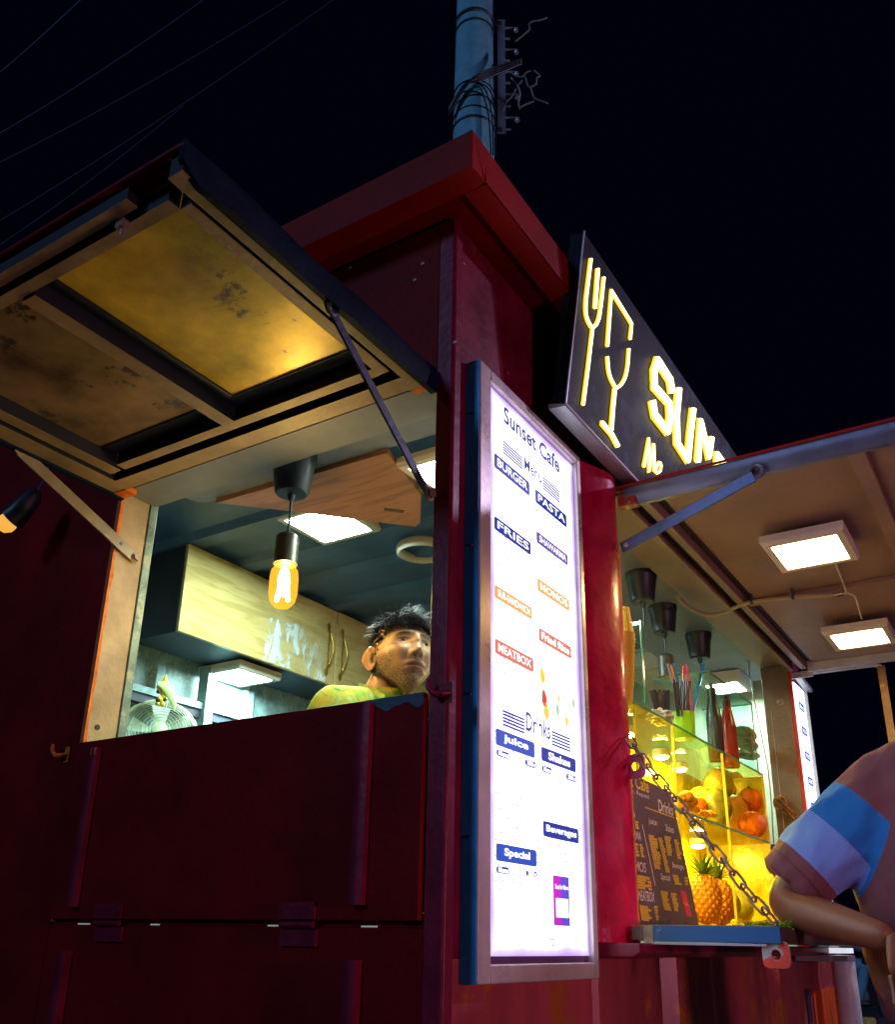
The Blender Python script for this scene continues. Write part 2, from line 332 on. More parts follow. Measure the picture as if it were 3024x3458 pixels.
# glowing strips painted in for inside light along the hinge line
m = MB()
for x0, x1 in ((-1.10, -1.055), (-.83, -.80), (-.455, -.415), (-.20, -.16)): m.box((x0, .0005, 1.1235), (x1, .003, 1.1265))
obj('painted_light_strip', m, emit('slit_glow', (.8, 1, .9), .22), hp)
m = MB(); n = 24; pts = []
for i in range(n+1):
    x = -.052-.155*i/n; pts.append((x, 1.5925-.024-.004*math.sin(i*.55)-.009*mnoise.noise(Vector((i*.23, 0, 0)))))
m.prism(pts + [(-.207, 1.5915), (-.052, 1.5915)], -.0135, -.0125, axis='y'); obj('bare_patch', m, mat('bluish_bare_patch', (.05, .12, .16), .5), hp)
# lower panel strips
for x in (-1.115, -.205):
    m = MB(); m.prism([(x-.018, -.022), (x-.004, -.026), (x+.012, -.022), (x+.012, 0), (x-.018, 0)], .6, 1.062); obj('lower_strip', m, MAROON2, KI, smooth=True)
# hooks for the hatch
def hook(x, z, s, m_):
    m = MB(); pts = [(x+s*.030, -.001, z-.012), (x+s*.022, -.016, z-.016), (x+s*.006, -.022, z-.016), (x-s*.006, -.024, z-.004), (x-s*.010, -.025, z+.008), (x-s*.008, -.025, z+.017)]
    m.tube(pts, [.007, .007, .0065, .006, .0055, .004], 10); m.box((x+s*.020, -.004, z-.034), (x+s*.040, -.0005, z+.010)); return obj('hook', m, m_, KI, smooth=True)
hook(-.026, 1.598, 1, MAROON2); h2 = hook(-1.283, 1.578, 1, PRIMER); h2['label'] = 'orange hook left of the end hatch'
# dents and little welds on the wall
m = MB(); m.lathe([(.010, 0), (.012, .004), (.008, .010), (.005, .010)], (0-.012, .285, 2.545), 14, ax=(1, 0, 0)); obj('bolt_stub', m, MAROON2, KI, smooth=True)
m = MB(); random.seed(3)
for px, py in ((1400, 945), (1427, 890), (1568, 891), (1182, 905), (1536, 1155)):
    p = at(px, py, 'y', 0) if px < 1540 else at(px, py, 'x', -.012)
    if px < 1540: m.ell(p, (.006, .0015, .004), 8, 5)
    else: m.ell(p, (.0015, .004, .003), 8, 5)
obj('paint_fleck', m, mat('pale_fleck', (.6, .6, .65), .6), KI)
# sill beam below the counter on the long side, magenta post flange, far jamb
m = MB(); m.prism([(0, 1.068), (.10, 1.070), (.122, 1.082), (.122, 1.104), (0, 1.104)], .70, 3.10, axis='y'); obj('sill_beam', m, MAROON2, KI, smooth=False, bevel=.004)
m = MB(); m.prism([(-.012, .685), (.004, .70), (.022, .735), (.036, .775), (.047, .805), (.053, .83), (.053, .862), (.050, .874), (-.05, .874), (-.05, .85), (-.012, .845)], 1.075, 2.47); obj('opening_post', m, CRIMSON, KI, smooth=True)
m = MB(); z = np.linspace(1.085, 2.24, 70)
for i in range(69):
    a = .893+.004*mnoise.noise(Vector((3, 0, z[i]*20))); b = .893+.004*mnoise.noise(Vector((3, 0, z[i+1]*20)))
    m.quad((.0505, .8725, z[i]), (.047, a, z[i]), (.047, b, z[i+1]), (.0505, .8725, z[i+1]))
    m.quad((.047, a, z[i]), (-.05, a, z[i]), (-.05, b, z[i+1]), (.047, b, z[i+1]))
obj('chipped_edge', m, PRIMER, KI, label='chipped orange edge of the side opening')
m = MB(); m.box((-.085, 3.065, 1.16), (.046, 3.105, 2.425)); fj = obj('far_jamb', m, mat('brown_jamb_paint', (.19, .13, .08), .5, var=.2, scale=6, bump=.1), KI, bevel=.002)
m = MB(); m.box((-.055, 3.0615, 1.3), (-.051, 3.0645, 2.2)); obj('weld_seam', m, REVEAL, fj)
m = MB(); m.lathe([(.018, 0), (.020, .006), (.008, .012), (.007, .022)], at(2636, 2370, 'y', 3.064), 14, ax=(0, -1, 0)); obj('bolt_stub', m, STEEL, fj, smooth=True)
m = MB(); m.box((.047, 3.063, 1.16), (.060, 3.075, 2.425)); obj('chipped_edge', m, mat('red_edge_paint', (.6, .03, .005), .5), fj)
# soffits
m = MB(); m.box((-1.194, .0415, 2.3725), (-.049, .125, 2.4535)); m.box((-1.194, -.0005, 2.3655), (-.049, .125, 2.3715)); obj('head_lining', m, SOFFIT, KI, bevel=.001)
m = MB(); c = [( -.06, .042), (-.06, .335), (-1.13, .310)]
for i in range(7):
    a = R(90+90*i/6); c.append((-1.15+.055*math.cos(a), .255+.055*math.sin(a)))
c += [(-1.205, .15), (-1.205, .042)]
m.prism(c, 2.455, 2.475); obj('soffit_board', m, SOFFIT, KI, bevel=.002)
m = MB(); m.box((-.085, .876, 2.425), (.044, 3.063, 2.445)); obj('soffit_board', m, BROWNC, KI, bevel=.002)
m = MB(); m.box((-.50, .80, 2.452), (-.087, 3.40, 2.470)); obj('soffit_board', m, SOFFIT, KI, bevel=.002)
m = MB(); m.box((-.092, .876, 2.4385), (-.084, 3.06, 2.4505)); obj('soffit_joint', m, DARKIN, KI)
# rusty patch, slot and orange repaint near the far lower corner
m = MB(); m.box((.0055, 3.0, .45), (.0085, 3.55, .925)); m.box((.005, 3.50, .855), (.022, 3.578, .93)); obj('orange_patch', m, mat('orange_repaint', (.75, .11, .01), .5, var=.2, scale=8, bump=.1, stretch=(1, 1, .2), wear_glint=(.5, .2, .05), wear_glint_amt=.68), KI)
m = MB(); m.box((.0045, 2.87, .80), (.0075, 2.945, .935)); obj('dark_slot', m, BLACKP, KI)
m = MB(); m.box((-.07, 3.562, .12), (.0, 3.60, 1.06)); obj('far_corner_post', m, CORR, KI)

# ================================================================== LEFT AWNING FLAP
FL = thing('awning_flap', 'raised steel flap with smoke-stained tan underside above the lit end window', 'awning')
Z0 = 2.338; ZP = 2.384
SHADE = mat('black_shade', (.006, .009, .02), .6, bump=0)  # black stands for the shade beside and between the bars
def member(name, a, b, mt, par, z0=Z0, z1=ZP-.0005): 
    m = MB(); m.box((a[0], a[1], z0+.0022), (b[0], b[1], z1)); o = obj(name, m, SHADE, par)  # bar sides coloured black as shade
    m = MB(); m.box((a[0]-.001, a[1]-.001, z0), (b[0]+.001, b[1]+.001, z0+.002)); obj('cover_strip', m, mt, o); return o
m = MB(); m.box((-1.06, -.765, ZP), (-.60, -.12, ZP+.006)); pa = obj('underside_sheet', m, TAND, FL, label='smoke-stained left sheet, painted darker away from the bulb')
m = MB(); m.box((-.598, -.765, ZP), (-.09, -.12, ZP+.006)); pb = obj('underside_sheet', m, TANP, FL, label='smoke-stained right sheet, painted brighter under the bulb')
for nm, a_, b_ in (('shade_strip', (-1.05, -.196, ZP-.004), (-.612, -.152, ZP-.0008)), ('shade_strip', (-.568, -.196, ZP-.004), (-.130, -.152, ZP-.0008)), ('shade_strip', (-.568, -.732, ZP-.004), (-.538, -.197, ZP-.0008)), ('shade_strip', (-1.11, -.121, ZP-.012), (-.13, -.094, ZP-.0045)), ('shade_strip', (-.099, -.73, ZP-.012), (-.0875, -.124, ZP-.0045)), ('shade_strip', (-1.11, -.776, ZP-.010), (-.19, -.7635, ZP-.0045))):
    m = MB(); m.box(a_, b_); obj(nm, m, SHADE, FL)  # dark strips painted where shade falls along the bars
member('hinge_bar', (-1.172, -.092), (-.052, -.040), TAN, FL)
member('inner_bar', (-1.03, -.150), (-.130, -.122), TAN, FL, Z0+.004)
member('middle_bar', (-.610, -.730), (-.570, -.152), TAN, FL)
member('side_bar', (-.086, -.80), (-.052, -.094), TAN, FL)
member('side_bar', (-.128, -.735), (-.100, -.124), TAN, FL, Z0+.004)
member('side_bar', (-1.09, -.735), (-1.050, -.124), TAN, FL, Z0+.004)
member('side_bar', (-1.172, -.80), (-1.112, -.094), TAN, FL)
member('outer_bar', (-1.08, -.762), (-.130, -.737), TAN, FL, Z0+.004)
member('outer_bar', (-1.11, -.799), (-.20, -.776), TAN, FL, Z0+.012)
m = MB(); m.box((-1.20, -.80, ZP+.0075), (-.05, -.03, ZP+.014)); obj('top_sheet', m, MAROON, FL)
# wavy dark rim on the side towards the street
def rim(xo, sgn):
    m = MB(); ys = np.linspace(-.808, -.008, 40); V_ = []
    for y in ys:
        wv = .0035*math.sin(y*17)+.004*mnoise.noise(Vector((y*9, 2, 0))); top = 2.394+.012*(-y)+.004*math.sin(y*5+1)
        e = max(0, (-.775-y)/.033); 
        V_.append([(xo-.012*sgn, y, Z0-.008+.03*e), (xo+sgn*(.004+wv), y, Z0-.008+.03*e), (xo+sgn*(.010+wv), y, 2.37), (xo+sgn*(.002+wv), y, top), (xo-.012*sgn, y, top+.002)])
    vs = [p for r_ in V_ for p in r_]; fs = []
    for i in range(39):
        for k in range(5): fs.append((i*5+k, i*5+(k+1) % 5, (i+1)*5+(k+1) % 5, (i+1)*5+k))
    fs += [(0, 1, 2, 3, 4), tuple(39*5+k for k in range(5))[::-1]]
    m.add(vs, fs); return m
obj('rubber_rim', rim(-.046, 1), NAVY, FL, smooth=True); obj('rubber_rim', rim(-1.185, -1), NAVY, FL, smooth=True)
m = MB(); m.tube([(-1.19, -.803, 2.392), (-.06, -.803, 2.392), (-.050, -.800, 2.394)], .009, 10); obj('front_lip', m, MAROON, FL, smooth=True)
m = MB(); m.box((-.10, -.045, 2.340), (-.052, -.012, 2.37)); obj('primer_corner', m, PRIMER, FL)
m = MB(); m.box((-1.19, -.045, 2.335), (-1.12, -.006, 2.350)); obj('primer_corner', m, PRIMER, FL)
m = MB(); m.box((-.255, -.778, 2.328), (-.235, -.758, 2.345)); m.tube([(-.245, -.768, 2.33), (-.245, -.768, 2.31)], .005, 8); obj('latch', m, STEEL, FL, smooth=True)
rebase(FL, (-.6, -.03, 2.35))
def strut(label, a, b, w_, mt, group='flat steel props of the end flap'):
    S = thing('support_strut', label, 'strut', group); a = Vector(a); b = Vector(b)
    m = MB(); m.bar(a, b, .006, w_, up=(0, 0, 1)); obj('bar', m, mt, S, bevel=.001)
    t = (b-a).normalized()
    m = MB(); m.lathe([(.0125, 0), (.0125, .012)], b - Vector((-.004, 0, 0)), 6, ax=(1, -.15, .0)); m.lathe([(.017, -.002), (.017, .002)], b+Vector((.004, 0, 0)), 18, ax=(1, 0, 0)); obj('bolt', m, STEEL, S, smooth=True)
    m = MB(); n = 12; pts = [a + Vector((0, math.cos(q)*.018, .012+math.sin(q)*.022)) for q in [2*math.pi*i/n for i in range(n)]]
    m.tube(pts, .005, 8, closed=True); obj('ring', m, mt, S, smooth=True)
    m = MB(); m.lathe([(.006, 0), (.006, .0005)], b - t*.065 + Vector((.0035, 0, 0)), 12, ax=(1, 0, 0)); obj('hole', m, BLACKP, S)
    rebase(S, b)
strut('dark blue steel strut propping the street side of the end flap', (-.058, -.385, 2.325), (-.058, -.01, 2.060), .024, DSTEEL)
strut('tan steel strut bolted to the left reveal of the end window', (-1.182, -.352, 2.335), (-1.182, .070, 2.170), .036, STEEL)

# ================================================================== LED PANEL LIGHTS
WARM = emit('warm_led', (1.0, .58, .22), 44); COOL = emit('cool_led', (.74, 1.0, .92), 190)
def led(label, x0, y0, x1, y1, zb, mt, h=.035, hm=WHITEP, bd=.028, group='square surface mounted led panels'):
    S = thing('led_panel_light', label, 'ceiling light', group)
    cx, cy = (x0+x1)/2, (y0+y1)/2; hx, hy = (x1-x0)/2, (y1-y0)/2; m = MB()
    # tapered tray with an inner bezel
    def rct(k, z): return [(cx-hx+k, cy-hy+k, z), (cx+hx-k, cy-hy+k, z), (cx+hx-k, cy+hy-k, z), (cx-hx+k, cy+hy-k, z)]
    rings = [rct(0, zb+h), rct(0, zb+.012), rct(.006, zb), rct(bd, zb), rct(bd+.002, zb+.003)]
    vs = [p for r_ in rings for p in r_]; fs = [(0, 1, 2, 3)]
    for i in range(4):
        for k in range(4): fs.append((i*4+k, i*4+(k+1) % 4, (i+1)*4+(k+1) % 4, (i+1)*4+k))
    m.add(vs, fs); obj('housing', m, hm, S)
    # rounded diffuser
    m = MB(); pl = []; rr = .02
    for sx, sy, a0 in ((1, 1, 0), (-1, 1, 90), (-1, -1, 180), (1, -1, 270)):
        for i in range(5):
            a = R(a0+22.5*i); pl.append((cx+sx*(hx-bd-.002-rr)+rr*math.cos(a), cy+sy*(hy-bd-.002-rr)+rr*math.sin(a)))
    m.prism(pl, zb+.0015, zb+.006); obj('diffuser', m, mt, S)
    rebase(S, (cx, cy, zb+h)); return S
led('warm square light nearer the viewer under the side awning', .362, 1.352, .628, 1.640, 2.352, WARM)
led('warm square light farther along under the side awning', .335, 2.43, .598, 2.715, 2.352, WARM)
led('bright panel light cut off by the corner post inside the end window', -.450, .385, -.19, .655, 2.424, emit('cool_led_near', (.86, 1.0, .82), 95), h=.030)
led('bright panel light half hidden behind the reddish wooden board', -1.52, .985, -1.20, 1.31, 2.752, COOL, h=.036)
led('panel light under the wall cabinets above the fan', -2.385, 1.43, -2.10, 1.72, 2.300, COOL, h=.040)
led('glowing panel light in the far corner above the glass case', -.42, 3.10, -.20, 3.36, 2.385, COOL, h=.06)

# ================================================================== MENU LIGHT BOX
SG = thing('menu_lightbox', 'tall backlit white menu board in a grey metal frame beside the container corner', 'menu sign')
X1 = .030; XP = .016; y0, y1, z0, z1 = .078, .657, 1.022, 2.450; fy, fz = .062, .040
FR = mat('lightbox_frame', (.80, .74, .68), .30, .35, var=.08, scale=10, bump=.02)
m = MB(); m.box((-.011, y0, z0+.0), (X1, y0+.052, z1)); obj('frame_side', m, FR, SG, bevel=.003)
m = MB(); m.box((-.011, y1-.024, z0), (X1, y1, z1)); obj('frame_side', m, FR, SG, bevel=.003)
m = MB(); m.box((-.011, y0+.053, z1-.030), (X1, y1-.025, z1)); obj('frame_rail', m, FR, SG, bevel=.003)
m = MB(); m.box((-.011, y0+.053, z0), (X1, y1-.025, z0+.036)); obj('frame_rail', m, FR, SG, bevel=.003)
m = MB(); m.box((-.011, y0+.053, z0+.037), (XP-.004, y1-.025, z1-.031)); obj('back_tray', m, mat('violet_inner_tray', (.12, .05, .12), .35, var=.1), SG)
PANEL = emit('menu_panel_light', (.88, .90, 1.0), 2.6)
nt = PANEL.node_tree; N = nt.nodes; L = nt.links; tcp = N.new('ShaderNodeTexCoord'); sx = N.new('ShaderNodeSeparateXYZ'); L.new(tcp.outputs['Object'], sx.inputs[0])
def mth(op, a, b):
    q = N.new('ShaderNodeMath'); q.operation = op
    for i_, v in enumerate((a, b)):
        if isinstance(v, (int, float)): q.inputs[i_].default_value = v
        else: L.new(v, q.inputs[i_])
    return q.outputs[0]
ed = mth('MINIMUM', mth('MINIMUM', mth('SUBTRACT', sx.outputs[1], .150), mth('SUBTRACT', .630, sx.outputs[1])), mth('MINIMUM', mth('SUBTRACT', sx.outputs[2], 1.073), mth('SUBTRACT', 2.416, sx.outputs[2])))
nz_ = N.new('ShaderNodeTexNoise'); nz_.inputs['Scale'].default_value = 9; L.new(tcp.outputs['Object'], nz_.inputs['Vector'])
ed = mth('ADD', ed, mth('MULTIPLY', mth('SUBTRACT', nz_.outputs['Fac'], .5), .03))
rp_ = N.new('ShaderNodeValToRGB'); L.new(mth('MULTIPLY', ed, 25), rp_.inputs[0]); rp_.color_ramp.elements[0].position = .0; rp_.color_ramp.elements[0].color = (.20, .13, .38, 1); rp_.color_ramp.elements[1].position = .75; rp_.color_ramp.elements[1].color = (.88, .90, 1, 1)
e3 = rp_.color_ramp.elements.new(.3); e3.color = (.30, .27, .42, 1)
L.new(rp_.outputs[0], PANEL.node_tree.nodes['Principled BSDF'].inputs['Emission Color'])
m = MB(); m.box((XP-.003, .150, 1.073), (XP, .630, 2.416)); obj('menu_panel', m, PANEL, SG)
m = MB(); m.box((-.011, y0-.003, z0), (X1-.003, y0-.0005, z1)); obj('blue_light_side', m, mat('blue_light_tint', (.015, .42, .80), .35, .1, var=.15, bump=.03), SG)  # thin cover on the grey side, blue light put into its colour
for z in (2.30, 1.95, 1.6, 1.3):
    m = MB(); m.lathe([(.004, 0), (.003, .002)], (.008, y0-.003, z), 10, ax=(0, -1, 0)); obj('rivet', m, DSTEEL, SG)
def inkmat(name, c): return emit('ink_'+name, c, .85)
BLUE = inkmat('blue', (.02, .04, .36)); BLUE2 = inkmat('bright_blue', (.03, .09, .55)); VIO = inkmat('violet', (.13, .08, .42)); ORG = inkmat('orange', (.95, .42, .14)); RED = inkmat('salmon', (.75, .20, .16)); PUR = inkmat('magenta', (.62, .02, .62)); FAINT = inkmat('faint', (.62, .68, .95)); WHT = emit('menu_white_print', (.93, .95, 1), 1.5)
A4 = g_(1500, 1150, .5857); A5 = g_(1500, 2200, .5857)
XL = XP+.0006
def pos(p): q = at(p[0], p[1], 'x', XL); return q.y, q.z
def plate(S_, tl, bl, tr, br, name, txt, mt, bold=.03, inset=.10, rnd=False):
    a = pos(tl); b = pos(bl); c = pos(tr); d = pos(br)
    ya = (a[0]+b[0])/2; yb = (c[0]+d[0])/2; zt = (a[1]+c[1])/2; zb = (b[1]+d[1])/2; h = zt-zb; w_ = yb-ya
    m = MB(); rr = min(.006, h*.3) if not rnd else h*.48; pl = []
    for cy_, cz_, a0 in ((yb-rr, zt-rr, 0), (ya+rr, zt-rr, 90), (ya+rr, zb+rr, 180), (yb-rr, zb+rr, 270)):
        for i in range(4):
            q = R(a0+30*i); pl.append((cy_+rr*math.cos(q), cz_+rr*math.sin(q)))
    m.prism([(p[0], p[1]) for p in pl], XL, XL+.0008, axis='x'); o = obj('menu_heading', m, mt, S_)
    if txt: text_on('lettering', txt, (XL+.0010, ya+w_*inset, zb+h*.22), (0, 1, 0), (0, 0, 1), w_*(1-2*inset), h*.58, WHT, o, bold=bold)
    return o
def P4(*q): return [A4(*p) for p in q]
def P5(*q): return [A5(*p) for p in q]
for fn, tl, bl, tr, br, t, mt in (
    (P4, (290, 655), (290, 730), (492, 810), (492, 895), 'BURGER', BLUE), (P4, (527, 860), (527, 935), (706, 1005), (706, 1075), 'PASTA', BLUE),
    (P4, (290, 1012), (290, 1085), (500, 1165), (500, 1240), 'FRIES', BLUE), (P4, (532, 1095), (535, 1165), (713, 1240), (714, 1297), 'SHAWARMA', VIO),
    (P4, (292, 1403), (292, 1478), (507, 1545), (507, 1613), 'SUB-SANDWICH', ORG), (P4, (538, 1370), (540, 1440), (722, 1495), (722, 1562), 'MOMOS', ORG),
    (P4, (545, 1655), (548, 1730), (732, 1765), (733, 1835), 'Fried Rice', RED), (P4, (293, 1715), (295, 1800), (515, 1835), (515, 1915), 'MEATBOX', RED),
    (P5, (298, 445), (299, 538), (520, 520), (523, 614), 'juice', BLUE2), (P5, (560, 548), (563, 628), (758, 620), (760, 698), 'Shakes', BLUE),
    (P5, (571, 978), (573, 1063), (775, 1020), (775, 1108), 'Beverages', BLUE), (P5, (300, 1103), (302, 1208), (534, 1145), (532, 1238), 'Special', BLUE2)):
    plate(SG, *fn(tl, bl, tr, br), 'x', t, mt, bold=.035 if t[0] in 'jSBF' and t not in ('BURGER', 'FRIES', 'SHAWARMA', 'SUB-SANDWICH') else .015, inset=.18 if t in ('juice', 'Shakes', 'Special') else .07)
for q in (((303, 566), (303, 605), (375, 580), (375, 617)), ((468, 622), (468, 660), (532, 636), (532, 674)), ((565, 658), (565, 694), (622, 668), (622, 706)), ((705, 706), (705, 742), (763, 716), (763, 752)), ((302, 1236), (302, 1276), (375, 1243), (375, 1283)), ((473, 1262), (473, 1296), (538, 1266), (538, 1300))):
    o = plate(SG, *P5(*q), 'x', None, BLUE, rnd=True); a = pos(A5(*q[0])); c = pos(A5(*q[3]))
    text_on('lettering', 'Menu' if q[0][0] in (303, 565, 302) else '250/300 ml', (XL+.0012, a[0]+.006, (a[1]+c[1])/2-.006), (0, 1, 0), (0, 0, 1), c[0]-a[0]-.012, .012, WHT, o, bold=.04)
def free(txt, p0, p1, h, mt, bold=0.):
    a = pos(p0); b = pos(p1); text_on('lettering', txt, (XL+.0004, a[0], a[1]), (0, 1, 0), (0, 0, 1), b[0]-a[0], h, mt, SG, bold=bold, label='menu lettering reading '+txt)
free('Sunset Cafe', A4(342, 470), A4(665, 770), .050, BLUE, .030)
free('Menu', A4(462, 740), A4(562, 812), .036, BLUE, .02)
free('Drinks', A5(472, 455), A5(612, 498), .046, BLUE, .016)
def stripes(tl, br, fn, n=5):
    a = pos(fn(*tl)); b = pos(fn(*br)); m = MB()
    zc = (a[1]+b[1])/2
    for i in range(n):
        z = a[1]-(i+.5)*.0078; m.box((XL, a[0], z-.0024), (XL+.0006, b[0], z+.0024))
    obj('ruled_lines', m, BLUE, SG)
stripes((340, 572), (452, 712), A4); stripes((570, 782), (668, 908), A4); stripes((338, 330), (464, 430), A5); stripes((622, 452), (728, 540), A5)
for t, p0, p1, mt in (('Cold Coffee', (297, 1335), (400, 1340), FAINT), ('Lacchi', (297, 1390), (356, 1392), FAINT), ('Mojito Virgin', (297, 1445), (388, 1446), FAINT), ('Blue', (297, 1500), (330, 1501), FAINT), ('Lemonade', (312, 660), (392, 678), FAINT), ('Lime', (352, 725), (392, 733), FAINT), ('MORE', (605, 1662), (636, 1663), VIO), ('75', (598, 1697), (636, 1697), VIO), ('what', (495, 1697), (530, 1697), FAINT), ('Rice', (652, 105), (680, 110), FAINT), ('Mix', (362, 105), (390, 112), FAINT)):
    free(t, A5(*p0), A5(*p1), .016, mt)
random.seed(15); m = MB(); FA2 = inkmat('very_faint', (.80, .84, 1.05))
for (ya, yb, za, zb_) in ((.165, .35, 2.185, 2.06), (.40, .60, 2.12, 1.99), (.165, .35, 2.02, 1.85), (.40, .60, 1.93, 1.80), (.165, .35, 1.76, 1.66), (.165, .33, 1.60, 1.50), (.165, .38, 1.40, 1.20), (.42, .61, 1.38, 1.26)):
    z = za
    while z > zb_:
        y = ya
        while y < ya+(yb-ya)*.55:
            w_ = random.uniform(.004, .016); m.box((XL, y, z), (XL+.0005, y+w_, z+random.uniform(.003, .006))); y += w_+random.uniform(.002, .006)
        m.box((XL, yb-.02, z), (XL+.0005, yb-.006, z+.005)); z -= .0165
obj('faint_item_lines', m, FA2, SG, kind='stuff')
random.seed(5)
for cx_, cy_, r_, mt in ((567, 140, .017, inkmat('yellow', (1, .75, .05))), (578, 270, .018, inkmat('tomato', (.9, .06, .03))), (590, 343, .018, inkmat('yellow', (1, .75, .05))), (655, 335, .013, inkmat('leaf', (.45, .75, .45))), (662, 268, .009, inkmat('yellow', (1, .75, .05))), (746, 296, .011, inkmat('leaf', (.45, .75, .45))), (708, 405, .012, inkmat('yellow', (1, .75, .05)))):
    p = pos(A5(cx_, cy_)); m = MB(); rn = random.random()*3
    m.prism([(p[0]+r_*.75*math.cos(R(a))*(1+.12*math.sin(R(a)*3+rn)), p[1]+r_*1.1*math.sin(R(a))*(1+.15*math.cos(R(a)*2+rn))) for a in range(0, 360, 18)], XL, XL+.0007, axis='x'); obj('printed_fruit', m, mt, SG)
a = pos(A5(628, 1288)); b = pos(A5(727, 1583)); w_ = b[0]-a[0]; m = MB(); m.box((XL, a[0], b[1]), (XL+.0006, a[0]+w_*.45, a[1])); pq = obj('poster', m, PUR, SG)
m = MB(); m.box((XL, a[0]+w_*.45, b[1]), (XL+.0006, b[0], a[1])); obj('poster_edge', m, inkmat('indigo', (.14, .08, .72)), pq)
m = MB(); m.box((XL+.0007, a[0]+w_*.14, b[1]+.018), (XL+.0011, a[0]+w_*.92, a[1]-.050)); obj('blank_code', m, WHT, pq)
text_on('lettering', 'Scan for More', (XL+.0009, a[0]+w_*.1, a[1]-.030), (0, 1, 0), (0, 0, 1), w_*.8, .011, WHT, pq, bold=.03)
rebase(SG, (0, .37, 1.02))

# ================================================================== NEON SIGN
NS = thing('neon_sign', 'long black box sign with glowing yellow fork, glass and cafe name above the side awning', 'neon sign')
NB = Vector((.100, .418, 2.482)); NT = Vector((.177, .418, 3.039)); NE = (NT-NB); NH = NE.length; NE = NE.normalized(); NN = Vector((0, 1, 0)).cross(NE).normalized(); YL = 2.95
SBL = mat('black_acrylic', (.009, .018, .030), .5, spec=.07, var=.6, scale=7, bump=.03, bscale=20, stretch=(1, 1, .35), wear_glint=(.035, .085, .125), wear_glint_amt=.52, wear_glint_scale=4)  # bluish streaks paint reflected sky onto the sign face
m = MB(); m.prism([(.056, 2.498), (.056+.077, 3.050), (.177, 3.039), (.100, 2.482)], .418, YL, axis='y'); box_ = obj('sign_box', m, SBL, NS, bevel=.0015)
m = MB(); m.prism([(.050, 2.480), (.050, 2.496), (.0985, 2.481), (.104, 2.484), (.104, 2.478), (.100, 2.474)], .412, YL+.004, axis='y'); obj('bottom_trim', m, GREYMET, NS)
m = MB(); m.prism([(.1, 2.4835), (.104, 2.484), (.181, 3.040), (.1775, 3.0405)], .412, .417, axis='y'); obj('edge_trim', m, GREYMET, NS)
for yb in (.8, 1.6, 2.4):
    m = MB(); m.box((-.0, yb, 2.56), (.066, yb+.03, 2.62)); obj('bracket', m, DSTEEL, NS)
NEW = emit('neon_white', (1.0, .84, .34), 4.0); NEY = emit('neon_yellow', (1.0, .52, .01), 1.7)
A6 = g_(1850, 700, .65513)
def nuv(p):
    d = Vector(ray(*p)); c = Vector(CP); t = (NB-c).dot(NN)/d.dot(NN); q = c+d*t-NB; return (q.y, q.dot(NE))
def npt(u, v, off): return NB + Vector((0, 1, 0))*u + NE*v + NN*off
def neon(name, uvs, wd, par=None, core=.6, lab=None):
    m = MB()
    m.tube([npt(u, v, .004) for u, v in uvs], wd, 8, flat=1); m.v = [tuple(Vector(p)-NN*max(0, ((Vector(p)-NB).dot(NN)-.003))*.6) for p in m.v]
    o = obj(name, m, NEY, par or NS, smooth=True, label=lab)
    m = MB(); m.tube([npt(u, v, .004+wd*.62) for u, v in uvs], wd*core, 8); obj('lit_core', m, NEW, o, smooth=True); return o
def sm(uvs, n=4):
    out = []; k = len(uvs)
    for i in range(k-1):
        p0, p1, p2, p3 = (Vector(uvs[max(0, i-1)]), Vector(uvs[i]), Vector(uvs[i+1]), Vector(uvs[min(k-1, i+2)]))
        for j in range(n):
            t = j/n; out.append(tuple(.5*((2*p1)+(-p0+p2)*t+(2*p0-5*p1+4*p2-p3)*t*t+(-p0+3*p1-3*p2+p3)*t**3)))
    out.append(tuple(uvs[-1])); return out
def N6(*p): return [nuv(A6(*q)) for q in p]
neon('fork_tines', sm(N6((214, 270), (198, 400), (187, 500), (192, 570), (222, 622), (250, 590), (264, 520), (281, 365))), .0062)
neon('fork_tine', N6((249, 322), (234, 522)), .0068, core=.75)
neon('fork_handle', N6((222, 632), (200, 820), (174, 1020)), .0060)
neon('glass_rim', N6((299, 718), (312, 540), (319, 432), (424, 602), (417, 682)), .0065)
neon('glass_bowl', sm(N6((299, 772), (306, 850), (326, 905), (350, 932), (384, 895), (402, 830), (410, 732))), .0062)
neon('glass_stem', N6((336, 940), (326, 1040), (318, 1150)), .0075, core=.7)
neon('glass_foot', N6((268, 1112), (318, 1170), (351, 1232)), .0085, core=.72)
LW = .0150
neon('letter_s', N6((624, 960), (612, 890), (548, 790), (532, 850), (532, 925), (608, 1010), (614, 1090), (602, 1160), (534, 1072), (522, 1000)), LW, core=.8)
neon('letter_u', N6((660, 940), (647, 1080), (650, 1215), (706, 1305), (718, 1180), (734, 1045)), LW, core=.8)
neon('letter_n', N6((758, 1312), (771, 1105), (815, 1290), (829, 1192)), LW, core=.8)
uS = nuv(A6(850, 1300)); sv = nuv(A6(771, 1105))[1]; 
def letter(name, pts, u0, uw=.20, v0=.13, vh=.30): neon(name, [(u0+a*uw, v0+b*vh) for a, b in pts], LW, core=.8)
u3 = nuv(A6(856, 1300))[0]
letter('letter_s', [(1, .82), (1, 1), (0, 1), (0, .55), (1, .45), (1, 0), (0, 0), (0, .2)], u3, .17)
letter('letter_e', [(1, 1), (0, 1), (0, .5), (.8, .5), (0, .5), (0, 0), (1, 0)], u3+.28, .15)
letter('letter_t', [(0, 1), (1, 1), (.5, 1), (.5, 0)], u3+.53, .17)
neon('letter_m', N6((487, 1338), (511, 1195), (513, 1362), (537, 1225), (541, 1362)), .0068, core=.6)
neon('letter_o', sm(N6((548, 1368), (552, 1345), (566, 1315), (577, 1330), (572, 1362), (556, 1372)), 3), .0055, core=.6)
